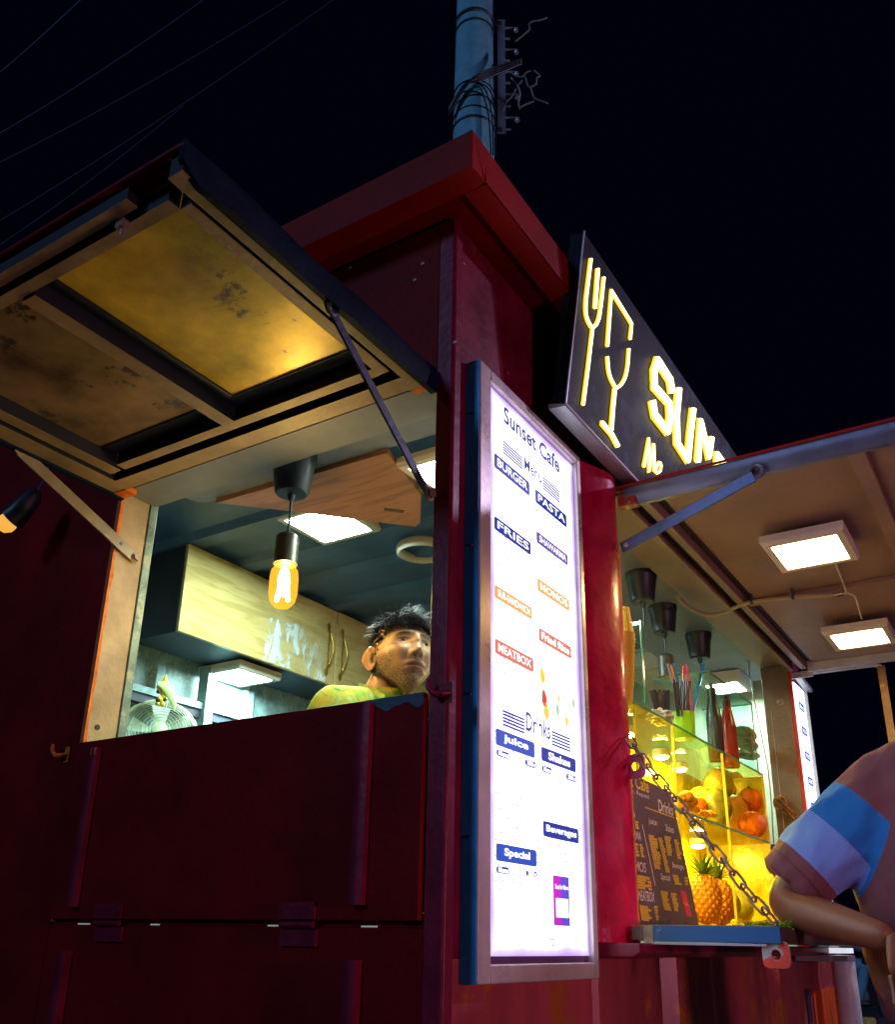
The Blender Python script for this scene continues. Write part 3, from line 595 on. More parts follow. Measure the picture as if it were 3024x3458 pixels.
rebase(NS, (0.1, .42, 2.48))

# ================================================================== RIGHT AWNING
AW = thing('side_awning', 'wide brown-lined awning with steel tube edge over the side counter', 'awning')
TUBE = mat('awning_tube_paint', (.16, .17, .24), .38, .3, var=.2, scale=5, bump=.05, wear_glint=(.5, .45, .35), wear_glint_amt=.74, wear_glint_scale=22)
AX = 1.05
m = MB(); m.box((.170, .905, 2.418), (AX-.03, 3.06, 2.426)); obj('lining_board', m, BROWNC, AW)
m = MB(); m.box((.077, .908, 2.427), (.1695, 3.06, 2.4305)); obj('gap_shade', m, SHADE, AW)  # black sheet painted in as the shade of the gap
m = MB(); m.box((.045, .878, 2.432), (AX+.01, 3.10, 2.436)); obj('top_sheet', m, FASCIA, AW)
m = MB(); m.prism([(.875, 2.380), (.882, 2.372), (.900, 2.372), (.905, 2.380), (.905, 2.431), (.868, 2.431), (.864, 2.40)], .075, AX, axis='x'); obj('edge_tube', m, TUBE, AW, smooth=True, bevel=.002)
m = MB(); m.prism([(.862, 2.428), (.868, 2.432), (.872, 2.4365), (.860, 2.4365)], .055, AX+.01, axis='x'); obj('red_edge', m, FASCIA, AW)
m = MB(); m.box((.058, .866, 2.368), (.120, .9, 2.412)); obj('paint_blob', m, mat('chipped_red_yellow', (.5, .05, .04), .5, var=.3, scale=20, wear_glint=(.7, .55, .05), wear_glint_amt=.55, wear_glint_scale=40), AW, bevel=.004)
m = MB(); m.box((.052, .908, 2.385), (.076, 3.06, 2.431)); obj('hinge_bar', m, BROWNC, AW, bevel=.0015)
m = MB(); m.box((.112, .908, 2.388), (.140, 3.06, 2.431)); obj('inner_bar', m, BROWNC, AW, bevel=.0015)
for y in (2.02,):
    m = MB(); m.box((.142, y, 2.398), (AX-.04, y+.035, 2.4175)); obj('cross_bar', m, BROWNC, AW, bevel=.0015)
m = MB(); m.box((.72, .907, 2.396), (.765, 2.018, 2.4175)); obj('cross_bar', m, BROWNC, AW, bevel=.0015)
m = MB(); m.box((AX-.04, .908, 2.38), (AX, 3.06, 2.431)); obj('front_bar', m, BROWNC, AW, bevel=.002)
m = MB(); m.box((.142, 3.062, 2.376), (AX, 3.085, 2.431)); m.box((.10, 3.10, 2.372), (.44, 3.125, 2.392)); m.tube([(.44, 3.112, 2.38), (.47, 3.112, 2.365)], .010, 8); m.box((.05, 3.09, 2.355), (.16, 3.098, 2.385)); obj('end_rail', m, mat('white_tube', (.55, .58, .66), .35, .2), AW, bevel=.001)
rebase(AW, (.05, .9, 2.42))
S = thing('support_strut', 'flat steel arm tinted with blue light, with pink and red paint chips from crimson post to awning tube', 'strut')
a = at(2100, 1852, 'y', .86); b = at(2548, 1608, 'y', .86)
ARM = mat('blue_light_chipped_arm', (.10, .13, .25), .38, .3, var=.3, scale=6, bump=.05, wear_glint=(.5, .09, .14), wear_glint_amt=.67, wear_glint_scale=9)  # blue street light put into the steel colour, chips on top
m = MB(); m.bar(a, b, .007, .036, up=(0, 0, 1)); obj('bar', m, ARM, S, bevel=.0015)
m = MB(); n = 12; m.tube([b + Vector((math.cos(2*math.pi*i/n)*.020+.006, .004, .016+math.sin(2*math.pi*i/n)*.022)) for i in range(n)], .006, 8, closed=True); obj('ring', m, TUBE, S, smooth=True)
m = MB(); m.lathe([(.0075, 0), (.0075, .004), (.004, .006)], a+(b-a).normalized()*.018+Vector((0, -.0036, 0)), 12, ax=(0, -1, 0)); obj('bolt', m, WHITEP, S, smooth=True)
rebase(S, a)
# conduit and cables on the awning
S = thing('conduit_pipe', 'beige cable conduit running across the awning ceiling', 'conduit')
pts = [at(x, y, 'z', 2.385) for x, y in ((2292, 2018), (2320, 2045), (2360, 2068), (2395, 2076), (2440, 2070), (2490, 2048), (2540, 2032), (2600, 2024), (2680, 2016), (2760, 2012), (2812, 2010))]
def cr(pts, n=5):
    out = []
    for i in range(len(pts)-1):
        p0, p1, p2, p3 = pts[max(0, i-1)], pts[i], pts[i+1], pts[min(len(pts)-1, i+2)]
        for j in range(n):
            t = j/n; out.append(.5*((2*p1)+(-p0+p2)*t+(2*p0-5*p1+4*p2-p3)*t*t+(-p0+3*p1-3*p2+p3)*t**3))
    out.append(pts[-1]); return out
m = MB(); m.tube(cr(pts), .0085, 12); obj('tube', m, mat('beige_pvc', (.42, .34, .20), .4, var=.1), S, smooth=True)
for k in (6, 8):
    m = MB(); p = pts[k]; m.tube([p+Vector((-.006, .0, 0)), p+Vector((.006, .0, 0))], .011, 12); m.box((p.x-.004, p.y-.012, p.z), (p.x+.004, p.y+.012, 2.417)); obj('clip', m, DSTEEL, S, smooth=True)
rebase(S, pts[0])
S = thing('light_cables', 'thin cables joining the conduit to the two warm awning lights', 'cable')
e = at(2812, 2010, 'z', 2.39)
m = MB(); m.tube(cr([e, at(2840, 2005, 'z', 2.385), at(2858, 2000, 'z', 2.39), at(2845, 1960, 'z', 2.40), at(2822, 1900, 'z', 2.40)]), .0035, 8); obj('cable', m, WHITEP, S, smooth=True)
m = MB(); m.tube(cr([at(2858, 2000, 'z', 2.39), at(2888, 2015, 'z', 2.385), at(2900, 2050, 'z', 2.39), at(2912, 2090, 'z', 2.392)]), .0032, 8); obj('cable', m, WHITEP, S, smooth=True)
m = MB(); p = at(2838, 2008, 'z', 2.388); m.tube([p-Vector((.012, 0, 0)), p+Vector((.014, 0, 0))], .007, 10); obj('tape_wrap', m, BLACKP, S, smooth=True)
rebase(S, e)

# ================================================================== COUNTER SHELF, CHAINS, LUGS
S = thing('counter_shelf', 'drop-down steel counter with blue end hanging on chains', 'counter')
BLU = mat('counter_end_blue', (.012, .10, .26), .45, .1, var=.25, scale=6, bump=.06, stretch=(.3, 1, 1), wear_glint=(.12, .26, .38), wear_glint_amt=.62, wear_glint_scale=10)  # end face of the shelf coloured blue
m = MB(); m.box((.125, .782, 1.108), (.436, .79, 1.146)); obj('blue_end', m, BLU, S, bevel=.001)
m = MB(); m.box((.100, .781, 1.107), (.1245, .789, 1.147)); obj('bare_corner', m, mat('bare_cream', (.45, .43, .22), .5, var=.3, scale=30), S)
m = MB(); m.box((.062, .791, 1.110), (.430, 3.05, 1.144)); obj('top_slab', m, mat('counter_brown', (.20, .13, .08), .35, var=.2, scale=8), S, bevel=.002)
m = MB(); m.box((.431, .791, 1.108), (.4365, 3.05, 1.146)); obj('front_edge', m, mat('counter_edge', (.07, .045, .035), .4, var=.2), S, bevel=.001)
m = MB(); m.box((.10, .7845, 1.1015), (.40, .800, 1.1065)); obj('caulk_line', m, mat('pale_caulk', (.5, .5, .55), .6), S)
m = MB(); m.box((.062, .86, 1.1445), (.40, 2.9, 1.1495)); obj('serving_mat', m, mat('cream_laminate', (.55, .42, .22), .35), S)
rebase(S, (.06, .9, 1.1))
def lug(label, o, U, V, w_, h_, rh, th, mt, mt2=None):
    S = thing('ring_plate', label, 'lug'); o = Vector(o); U = Vector(U).normalized(); V = Vector(V).normalized(); Nn = U.cross(V)
    n = 32; m = MB(); out = []; inn = []
    for i in range(n):
        a = 2*math.pi*i/n; c, s_ = math.cos(a), math.sin(a); k = (abs(c)**5+abs(s_)**5)**(-1/5)
        out.append((c*k*w_, s_*k*h_)); inn.append((c*rh, s_*rh))
    vs = [o+U*x+V*y+Nn*d for d in (0, th) for x, y in out] + [o+U*x+V*y+Nn*d for d in (0, th) for x, y in inn]; fs = []
    for i in range(n):
        j = (i+1) % n; fs += [(i, j, 2*n+j, 2*n+i), (n+i, 3*n+i, 3*n+j, n+j), (i, n+i, n+j, j), (2*n+i, 2*n+j, 3*n+j, 3*n+i)]
    m.add(vs, fs); obj('plate', m, mt, S, bevel=.001)
    if mt2:
        m = MB(); ow = [(o+U*x*.98+V*y*.98+Nn*(th+.0006)) for x, y in out]; iw = [(o+U*x*(1.6 if y > -.3*rh else 1.1)+V*(y*1.3+.002)+Nn*(th+.0006)) for x, y in inn]
        for i in range(n):
            j = (i+1) % n
            if out[i][1] < -.25*h_ or out[i][0] > .55*w_: m.quad(ow[i], ow[j], iw[j], iw[i])
        obj('red_paint', m, mt2, S)
    rebase(S, o); return S
p = at(2150, 2588, 'y', .862)
lug('pink painted ring plate welded to the crimson post', p, (1, -.12, 0), (0, 0, 1), .0285, .034, .0125, .006, mat('pink_plate', (.55, .12, .30), .45, var=.3, scale=20, bump=.15))
p = at(2625, 3224, 'y', .80)
lug('grey and red ring plate hanging under the counter corner', p, (1, -.1, 0), (0, 0, 1), .033, .030, .0115, .006, mat('zinc_plate', (.40, .42, .36), .5, .2, var=.2, scale=20), mat('red_lug_paint', (.8, .06, .02), .45, var=.2, scale=20))
CH = mat('chain_steel', (.24, .18, .19), .38, .6, var=.3, scale=30, bump=.1)
RCH = mat('rusty_chain', (.36, .17, .05), .6, .3, var=.3, scale=40, bump=.15)
def linkmesh(Lk, Wk, r_, mt):
    m = MB(); n = 20; pts = []
    for i in range(n):
        a = 2*math.pi*i/n; c, s_ = math.cos(a), math.sin(a); x = (Lk/2-Wk/2)*(1 if c > 0 else -1) * (min(1, abs(c)*3)) + Wk/2*c; pts.append((x, Wk/2*s_, 0))
    m.tube(pts, r_, 8, closed=True, up=(0, 0, 1)); return m.mesh('link', mt, True)
def chain(label, pts, pitch, r_, mt):
    S = thing('chain', label, 'chain'); pts = cr([Vector(p) for p in pts], 20); me = linkmesh(pitch+2*r_*1.9, pitch*.60, r_, mt)
    cum = [0]
    for i in range(1, len(pts)): cum.append(cum[-1]+(pts[i]-pts[i-1]).length)
    def P_(s_):
        s_ = max(0, min(cum[-1], s_))
        for i in range(1, len(cum)):
            if cum[i] >= s_:
                t = (s_-cum[i-1])/max(1e-9, cum[i]-cum[i-1]); return pts[i-1].lerp(pts[i], t)
        return pts[-1]
    k = int(cum[-1]/pitch+.8)
    for i in range(k):
        a = P_(i*pitch); b = P_((i+1)*pitch); t = (b-a).normalized(); side = t.cross(Vector((0, 0, 1))).normalized(); up = side.cross(t)
        ang = R((35 if i % 2 else 125) + random.uniform(-10, 10)); y = side*math.cos(ang)+up*math.sin(ang); z = t.cross(y)
        o = bpy.data.objects.new('link', me); COL.objects.link(o); o.parent = S
        o.matrix_local = Matrix(((t.x, y.x, z.x, (a.x+b.x)/2), (t.y, y.y, z.y, (a.y+b.y)/2), (t.z, y.z, z.z, (a.z+b.z)/2), (0, 0, 0, 1)))
    rebase(S, pts[0]); return S
B4 = g_(2050, 2550, .390625)
chain('dark steel chain holding up the near corner of the counter', [at(2120, 2488, 'y', .83), at(2160, 2545, 'y', .81)] + [at(*B4(*q), 'y', .80) for q in ((385, 130), (550, 330), (710, 530), (870, 740), (1040, 950), (1215, 1180), (1320, 1290), (1440, 1425))], .0385, .0030, CH)
chain('short rusty chain hanging on the far brown jamb', [at(*B4(*q), 'y', 3.04) for q in ((1480, 385), (1540, 440), (1620, 520), (1700, 600))] + [at(2790, 2860, 'y', 3.0)], .040, .0042, RCH)
m = MB(); n = 14; c = at(*B4(1500, 410), 'y', 3.045); m.tube([c+Vector((.030*math.cos(2*math.pi*i/n), .0, .030*math.sin(2*math.pi*i/n))) for i in range(n)], .0055, 8, closed=True)
tag(obj('anchor_ring', m, RCH, smooth=True), 'round rusty ring on the far jamb that holds the short chain', 'ring')

# ================================================================== PENDANT LAMPS
def pendant(label, x, y, zt, lit, rt=.068, rb=.050, h=.125, drop=.14, sock=True, group='black pendant lamps hanging under the soffit'):
    S = thing('pendant_lamp', label, 'pendant lamp', group)
    m = MB(); m.lathe([(rt, 0), (rt, -.018), (rt-.003, -.022), (rb, -h), (rb-.006, -h-.006), (.012, -h-.007)], (x, y, zt), 32); obj('canopy', m, BLACKP, S, smooth=True)
    m = MB(); m.lathe([(.012, 0), (.010, -.015), (.005, -.022)], (x, y, zt-h-.006), 14); obj('cord_grip', m, DSTEEL, S, smooth=True)
    zs = zt-h-drop
    m = MB(); m.tube([(x, y, zt-h-.01), (x+.002, y, zt-h-drop*.5), (x, y, zs)], .0038, 8); obj('cord', m, DSTEEL, S, smooth=True)
    if sock:
        m = MB(); m.lathe([(.007, .012), (.024, .004), (.033, -.004), (.034, -.085), (.0345, -.09), (.031, -.091)], (x, y, zs), 28); so_ = obj('socket', m, mat('bronze_socket', (.10, .10, .085), .4, .35, var=.15, scale=30), S, smooth=True)
        m = MB(); m.lathe([(.0300, -.0915), (.028, -.093)], (x, y, zs), 24); obj('socket_mouth', m, mat('brass', (.5, .30, .05), .35, .6), so_)
    if lit:
        zb = zs-.088
        m = MB(); m.lathe([(.014, 0), (.026, -.006), (.038, -.022), (.041, -.045), (.041, -.090), (.036, -.115), (.022, -.131), (.004, -.137)], (x, y, zb), 28)
        bm_ = bpy.data.materials.new('amber_bulb_glass'); bm_.use_nodes = True; nt = bm_.node_tree; N = nt.nodes; Lk = nt.links
        for n_ in list(N):
            if n_.type != 'OUTPUT_MATERIAL': N.remove(n_)
        o_ = [n_ for n_ in N if n_.type == 'OUTPUT_MATERIAL'][0]
        t = N.new('ShaderNodeBsdfTransparent'); t.inputs[0].default_value = (1, .86, .50, 1); e_ = N.new('ShaderNodeEmission'); e_.inputs[0].default_value = (1, .55, .04, 1); e_.inputs[1].default_value = 1.6
        mx = N.new('ShaderNodeMixShader'); mx.inputs[0].default_value = .45; Lk.new(t.outputs[0], mx.inputs[1]); Lk.new(e_.outputs[0], mx.inputs[2]); Lk.new(mx.outputs[0], o_.inputs['Surface'])
        bo = obj('bulb', m, bm_, S, smooth=True)
        m = MB(); pts = [(x+.016*math.cos(i*math.pi/2.0+.5), y+.016*math.sin(i*math.pi/2.0+.5), zb-.02 if i % 2 else zb-.11) for i in range(6)]
        m.tube(pts, .0065, 8); m.ell((x, y, zb-.055), (.017, .017, .045), 14, 10); obj('filament', m, emit('filament_glow', (1.0, .74, .34), 420), bo, smooth=True)
    rebase(S, (x, y, zt)); return S
pendant('lit amber bulb on a black pendant lamp in the end window', -.70, .215, 2.455, True)
pendant('black pendant canopy half hidden behind the crimson post', -.155, 1.62, 2.452, False, .060, .046, .115, .10, False)
pendant('unlit black pendant lamp with bronze socket above the straws', -.215, 2.02, 2.452, False, .060, .046, .115, .105, True)
pendant('black pendant canopy third from the crimson post', -.205, 2.46, 2.452, False, .060, .046, .115, .06, False)

# ================================================================== INTERIOR FITTINGS
CW = wood('pale_laminate', (.50, .38, .13), (.66, .54, .22), axis=1, rough=.22, coat=.5); RW = wood('reddish_wood', (.25, .10, .05), (.42, .19, .09), axis=0, rough=.4)
S = thing('wall_cabinets', 'pale woodgrain overhead cabinets along the inner wall', 'cabinet')
m = MB(); m.box((-Wd+.08, 1.0, 2.350), (-2.062, 3.2, 2.768)); obj('carcass', m, DARKIN, S, bevel=.002)
for k, (a, b, c, d) in enumerate(((.988, 2.052, 2.345, 2.760), (2.062, 3.18, 2.345, 2.764))):
    m = MB(); m.box((-2.060, a, c), (-2.040, b, d)); dr = obj('door', m, CW, S, bevel=.003)
    yh = b-.07 if k == 0 else a+.035
    m = MB(); zc = 2.53
    for s_ in (-1, 1):
        m.tube(cr([Vector((-2.038, yh, zc+.11)), Vector((-2.022, yh+s_*.004, zc+.085)), Vector((-2.012, yh+s_*.022, zc)), Vector((-2.022, yh+s_*.004, zc-.085)), Vector((-2.038, yh, zc-.11))], 4), .004, 8)
    m.ell((-2.035, yh, zc+.125), (.006, .013, .02), 10, 8); m.ell((-2.035, yh, zc-.125), (.006, .013, .02), 10, 8)
    obj('handle', m, mat('aged_brass', (.35, .22, .04), .35, .7), dr, smooth=True)
# glossy plastic wrap on the first door, white glare painted into it
m = MB(); random.seed(11); n1, n2 = 26, 18; vs = []; fs = []
for i in range(n1):
    for j in range(n2):
        y = 1.52+.46*i/(n1-1); z = 2.35+.25*j/(n2-1)*(1-.25*abs(i/(n1-1)-.5)); vs.append((-2.0365+.006*mnoise.noise(Vector((y*22, z*14, 3)))+.003*mnoise.noise(Vector((y*60, z*30, 5))), y, z))
for i in range(n1-1):
    for j in range(n2-1): fs.append((i*n2+j, (i+1)*n2+j, (i+1)*n2+j+1, i*n2+j+1))
m.add(vs, fs); fm = mat('crinkled_film', (.75, .95, .88), .12, var=.1, bump=.2, bscale=30, spec=.9); nt = fm.node_tree; N = nt.nodes; L = nt.links; b_ = N['Principled BSDF']
nz = N.new('ShaderNodeTexNoise'); nz.inputs['Scale'].default_value = 16; nz.inputs['Detail'].default_value = 9; nz.inputs['Distortion'].default_value = 1.2; tcx = N.new('ShaderNodeTexCoord'); mpx = N.new('ShaderNodeMapping'); mpx.inputs['Scale'].default_value = (1, 1, .45); L.new(tcx.outputs['Object'], mpx.inputs[0]); L.new(mpx.outputs[0], nz.inputs['Vector'])
rx = N.new('ShaderNodeValToRGB'); rx.color_ramp.elements[0].position = .46; rx.color_ramp.elements[0].color = (.04, .04, .04, 1); rx.color_ramp.elements[1].position = .60; rx.color_ramp.elements[1].color = (.95, .95, .95, 1); L.new(nz.outputs['Fac'], rx.inputs[0]); L.new(rx.outputs[0], b_.inputs['Alpha'])
obj('plastic_wrap', m, fm, S, smooth=True)
rebase(S, (-2.2, 2.1, 2.35))
S = thing('wooden_board', 'reddish brown wooden board hanging flat behind the bulb', 'board')
bp_ = [at(*g_(200, 1400, .78125)(*q), 'z', 2.436) for q in ((675, 382), (960, 414), (1540, 486))]
poly = [(p.x, p.y) for p in bp_]; q1 = at(*g_(200, 1400, .78125)(1562, 470), 'z', 2.436); q2 = at(*g_(200, 1400, .78125)(1566, 350), 'z', 2.436)
poly += [(q1.x, q1.y), (q2.x, q2.y), (-.43, .318), (-1.10, .300)]
m = MB(); m.prism(poly, 2.436, 2.4540); obj('board', m, RW, S, bevel=.002)
p = at(*g_(200, 1400, .78125)(1445, 413), 'z', 2.4355); q = at(*g_(200, 1400, .78125)(1405, 408), 'z', 2.4355); r_ = at(*g_(200, 1400, .78125)(1490, 420), 'z', 2.4355)
m = MB(); m.bar(q, r_, .020, .003, up=(0, 0, 1)); obj('slot_plate', m, mat('brown_slot', (.10, .05, .03), .4), S, bevel=.001)
rebase(S, (-.8, .4, 2.44))
S = None
c = at(1425, 1850, 'z', 2.77)
m = MB(); n = 28; m.tube([c+Vector((.105*math.cos(2*math.pi*i/n), .105*math.sin(2*math.pi*i/n), -.01)) for i in range(n)], .024, 10, closed=True, flat=.5)
tag(obj('ceiling_ring', m, WHITEP, smooth=True), 'cream round ceiling ring near the right edge of the end window', 'ceiling ring')
# fan with a small yellow ornament on top
S = thing('wall_fan', 'pale green wire guard fan on the inner wall under the panel light', 'fan')
fc = at(535, 2478, 'x', -2.24); FN = mat('pale_green_plastic', (.50, .62, .42), .4, var=.08); ax = Vector((.75, -.55, .25)).normalized(); q = Vector((0, 0, 1)).rotation_difference(ax)
m = MB()
for i in range(15):
    t = (i+.5)/15; rr = .165*math.sin(t*math.pi/2); h = .05*math.cos(t*math.pi/2)
    m.tube([fc + q @ Vector((rr*math.cos(2*math.pi*k/40), rr*math.sin(2*math.pi*k/40), h)) for k in range(40)], .0018, 5, closed=True)
for k in range(8):
    a = 2*math.pi*k/8; m.tube([fc + q @ Vector((.165*math.sin(t)*math.cos(a), .165*math.sin(t)*math.sin(a), .05*math.cos(t))) for t in np.linspace(.15, math.pi/2, 8)], .0018, 5)
obj('front_guard', m, FN, S, smooth=True)
m = MB(); m.tube([fc + q @ Vector((.167*math.cos(2*math.pi*k/48), .167*math.sin(2*math.pi*k/48), -.006)) for k in range(48)], .010, 8, closed=True, flat=.5); obj('guard_rim', m, FN, S, smooth=True)
m = MB()
for k in range(5):
    a0 = 2*math.pi*k/5; vs = []
    for i in range(6):
        rr = .03+.11*i/5
        for s_ in (-1, 1): vs.append(fc + q @ Vector((rr*math.cos(a0+s_*.38*(1-.2*i/5)), rr*math.sin(a0+s_*.38*(1-.2*i/5)), s_*.012)))
    m.add(vs, [(2*i, 2*i+1, 2*i+3, 2*i+2) for i in range(5)])
obj('blades', m, mat('fan_blade', (.42, .60, .50), .35), S, smooth=True)
m = MB(); m.lathe([(.035, .0), (.035, .05), (.02, .058)], fc, 20, ax=ax); m.lathe([(.05, -.13), (.055, -.02), (.045, 0)], fc, 20, ax=ax); m.tube([fc - ax*.1, fc - ax*.1 + Vector((-.06, 0, -.25)), fc+Vector((-.10, .02, -.45))], .018, 10); obj('motor_and_stem', m, FN, S, smooth=True)
rebase(S, fc)
S = thing('hanging_ornament', 'small yellow and black ornament with a pale green leaf on top of the fan', 'ornament')
oc = at(545, 2345, 'x', -2.18); YL_ = mat('ornament_yellow', (.75, .60, .05), .4); BK = mat('ornament_black', (.02, .02, .015), .5); PG = mat('ornament_pale_green', (.45, .62, .25), .4)
m = MB()
for dx, dz, r_ in ((0, .045, .016), (-.012, .03, .014), (.004, .012, .015), (.012, -.005, .013), (-.004, -.022, .014), (.010, -.040, .012), (-.012, -.045, .009)): m.ell(oc+Vector((0, dx*1.2, dz)), (.012, r_, r_), 12, 8)
m.lathe([(.016, 0), (.001, .045)], oc+Vector((0, .012, .05)), 10); obj('yellow_beads', m, YL_, S, smooth=True)
m = MB()
for dx, dz, r_ in ((-.018, .038, .011), (-.020, .008, .010), (.018, .022, .008), (-.018, -.030, .010), (.02, -.02, .008)): m.ell(oc+Vector((.004, dx, dz)), (.01, r_, r_), 10, 8)
obj('black_beads', m, BK, S, smooth=True)
m = MB(); vs = []
lp = [at(*g_(350, 2100, .3627)(*p_), 'x', -2.165) for p_ in ((500, 570), (570, 610), (620, 680), (655, 770), (660, 835))]
m.tube(cr(lp, 4), [.002+.020*math.sin(math.pi*min(1, .08+i/16*.95)) for i in range(17)], 10, flat=.4); obj('leaf', m, PG, S, smooth=True)
rebase(S, oc)
# hanging bulb outside at far left
S = thing('outdoor_bulb', 'small tilted festoon bulb with black holder hanging beside the left strut', 'light bulb')
c0 = at(128, 1655, 'y', -.10); c1 = at(60, 1735, 'y', -.12); c2 = at(25, 1765, 'y', -.13)
m = MB(); m.tube([c0, c0.lerp(c1, .25), c1, c1.lerp(c2, .6)], [.012, .030, .037, .040], 18); obj('holder', m, BLACKP, S, smooth=True)
m = MB(); dv = (c2-c1).normalized(); m.lathe([(.020, -.01), (.030, .012), (.030, .028), (.018, .045), (.004, .050)], c1.lerp(c2, .6), 20, ax=dv); obj('bulb', m, emit('dim_amber_bulb', (1.0, .50, .07), .9), S, smooth=True)
m = MB(); m.tube(cr([c0, at(150, 1620, 'y', -.09), at(163, 1570, 'y', -.07), at(168, 1545, 'y', -.06)]), .003, 6); obj('wire', m, mat('blue_wire', (.05, .30, .50), .4), S, smooth=True)
rebase(S, c0)

# ================================================================== PEOPLE
SKIN = None
def skin_material(name, base, beard, lip):
    m = bpy.data.materials.new(name); m.use_nodes = True; nt = m.node_tree; N = nt.nodes; L = nt.links; b = N['Principled BSDF']
    at_ = N.new('ShaderNodeAttribute'); at_.attribute_name = 'tint'
    sp = N.new('ShaderNodeSeparateColor'); L.new(at_.outputs['Color'], sp.inputs[0])
    tc = N.new('ShaderNodeTexCoord'); n = N.new('ShaderNodeTexNoise'); n.inputs['Scale'].default_value = 350; L.new(tc.outputs['Object'], n.inputs['Vector'])
    mr = N.new('ShaderNodeMapRange'); mr.inputs[1].default_value = .42; mr.inputs[2].default_value = .58; L.new(n.outputs['Fac'], mr.inputs[0])
    mu = N.new('ShaderNodeMath'); mu.operation = 'MULTIPLY'; L.new(sp.outputs[0], mu.inputs[0]); L.new(mr.outputs[0], mu.inputs[1])
    m1 = N.new('ShaderNodeMix'); m1.data_type = 'RGBA'; L.new(mu.outputs[0], m1.inputs[0]); m1.inputs[6].default_value = (*base, 1); m1.inputs[7].default_value = (*beard, 1)
    m2 = N.new('ShaderNodeMix'); m2.data_type = 'RGBA'; L.new(sp.outputs[1], m2.inputs[0]); L.new(m1.outputs[2], m2.inputs[6]); m2.inputs[7].default_value = (*lip, 1)
    m3 = N.new('ShaderNodeMix'); m3.data_type = 'RGBA'; L.new(sp.outputs[2], m3.inputs[0]); L.new(m2.outputs[2], m3.inputs[6]); m3.inputs[7].default_value = (.015, .012, .012, 1)
    L.new(m3.outputs[2], b.inputs['Base Color']); b.inputs['Roughness'].default_value = .42
    b.inputs['Subsurface Weight'].default_value = .15; b.inputs['Subsurface Radius'].default_value = (.01, .004, .002); b.inputs['Subsurface Scale'].default_value = .5
    bp = N.new('ShaderNodeBump'); bp.inputs['Strength'].default_value = .15; bp.inputs['Distance'].default_value = .001; L.new(n.outputs['Fac'], bp.inputs['Height']); L.new(bp.outputs[0], b.inputs['Normal'])
    return m
def G(y, z, y0, z0, sy, sz): return math.exp(-((y-y0)/sy)**2-((z-z0)/sz)**2)
def head_point(d):
    """unit direction (x forward, y left, z up) -> point and tints of a man's head, origin at ear level"""
    s_ = math.sqrt(max(1e-9, 1-d.z*d.z)); ca = max(-1, min(1, d.x/s_)); sa = max(-1, min(1, d.y/s_))
    z = d.z*.120
    f = max(0, d.x)
    lo = max(0, min(1, (-z-.015)/.10))
    if d.z < 0:
        y = .083*sa*s_**.62*(1-.30*lo**1.6)
        x = (.096*s_**.42*(1-.06*lo) if d.x > 0 else .098*s_*(1-.40*lo))*ca
        z += .040*lo*(1-max(0, ca))**1.2
    else:
        x = d.x*.098; y = d.y*.083
    up = max(0, min(1, (z-.03)/.09)); y *= 1+.04*up
    if d.x > 0: x = x*(1-.10*up)
    # flatter face front
    fr = f**1.2
    x += fr*.004
    ay = abs(y)
    dn = 0
    zn = z
    nose = math.exp(-(y/.0095)**2)*max(0, 1-abs((zn-(-.004))/.045)**2)*.010
    tip = G(y, zn, 0, -.029, .0115, .0130)*.019 + G(ay, zn, .0135, -.034, .0075, .0080)*.009
    bridge = G(y, zn, 0, .004, .009, .022)*.007
    brow = G(ay, zn, .028, .030, .022, .009)*.0045
    sock = -G(ay, zn, .031, .010, .018, .0135)*.0105
    lid = G(ay, zn, .031, .0155, .014, .004)*.003 + G(ay, zn, .031, -.001, .013, .004)*.0022
    cheek = G(ay, zn, .043, -.022, .020, .020)*.0055
    fold = -G(ay, zn, .026, -.045, .006, .014)*.0025
    wl = .0265
    mouth = math.exp(-(y/wl)**4)
    lips = mouth*(math.exp(-((zn+.0585)/.0060)**2)*.0062+math.exp(-((zn+.0725)/.0068)**2)*.0070 - math.exp(-((zn+.0652)/.0022)**2)*.0050)
    muz = G(y, zn, 0, -.062, .030, .024)*.006
    chin = G(y, zn, 0, -.100, .020, .014)*.010
    under = -G(y, zn, 0, -.083, .020, .006)*.0035
    nos = -G(ay, zn, .0078, -.0405, .0042, .0038)*.007
    x += (nose+tip+bridge+brow+sock+lid+cheek+fold+lips+muz+chin+under+nos)*(1 if d.x > .15 else max(0, d.x/.15))
    jawl = -z-.045
    tb = 0
    if d.x > -.15:
        tb = max(0, min(1, (-z-.052)/.02))*(1 if z > -.16 else 0)
        tb = max(tb, .9*G(ay, zn, .0, -.0485, .026, .006))  # moustache
        tb = max(tb, max(0, min(1, (ay-.050)/.010))*max(0, min(1, (-z+.005)/.03))*(1 if d.x < .75 else .6))
        tb *= 1-.95*mouth*math.exp(-((zn+.0655)/.012)**4)
    tl = mouth*math.exp(-((zn+.0655)/.0115)**4)*(1 if d.x > .5 else 0)
    td = 0
    if d.x > .4:
        td = max(td, .95*math.exp(-((ay-.031)/.0190)**4-((zn-.0285+.22*max(0, ay-.034))/.0048)**2))
        td = max(td, .85*math.exp(-((ay-.031)/.0145)**6-((zn-.0158+3.5*(ay-.031)**2*8)/.0018)**2))
        td = max(td, .95*G(ay, zn, .0078, -.0408, .0046, .0030))
        td = max(td, .6*mouth*math.exp(-((zn+.0652)/.0016)**2))
    return Vector((x, y, z)), (min(1, tb*.85), tl*.75, min(1, td))
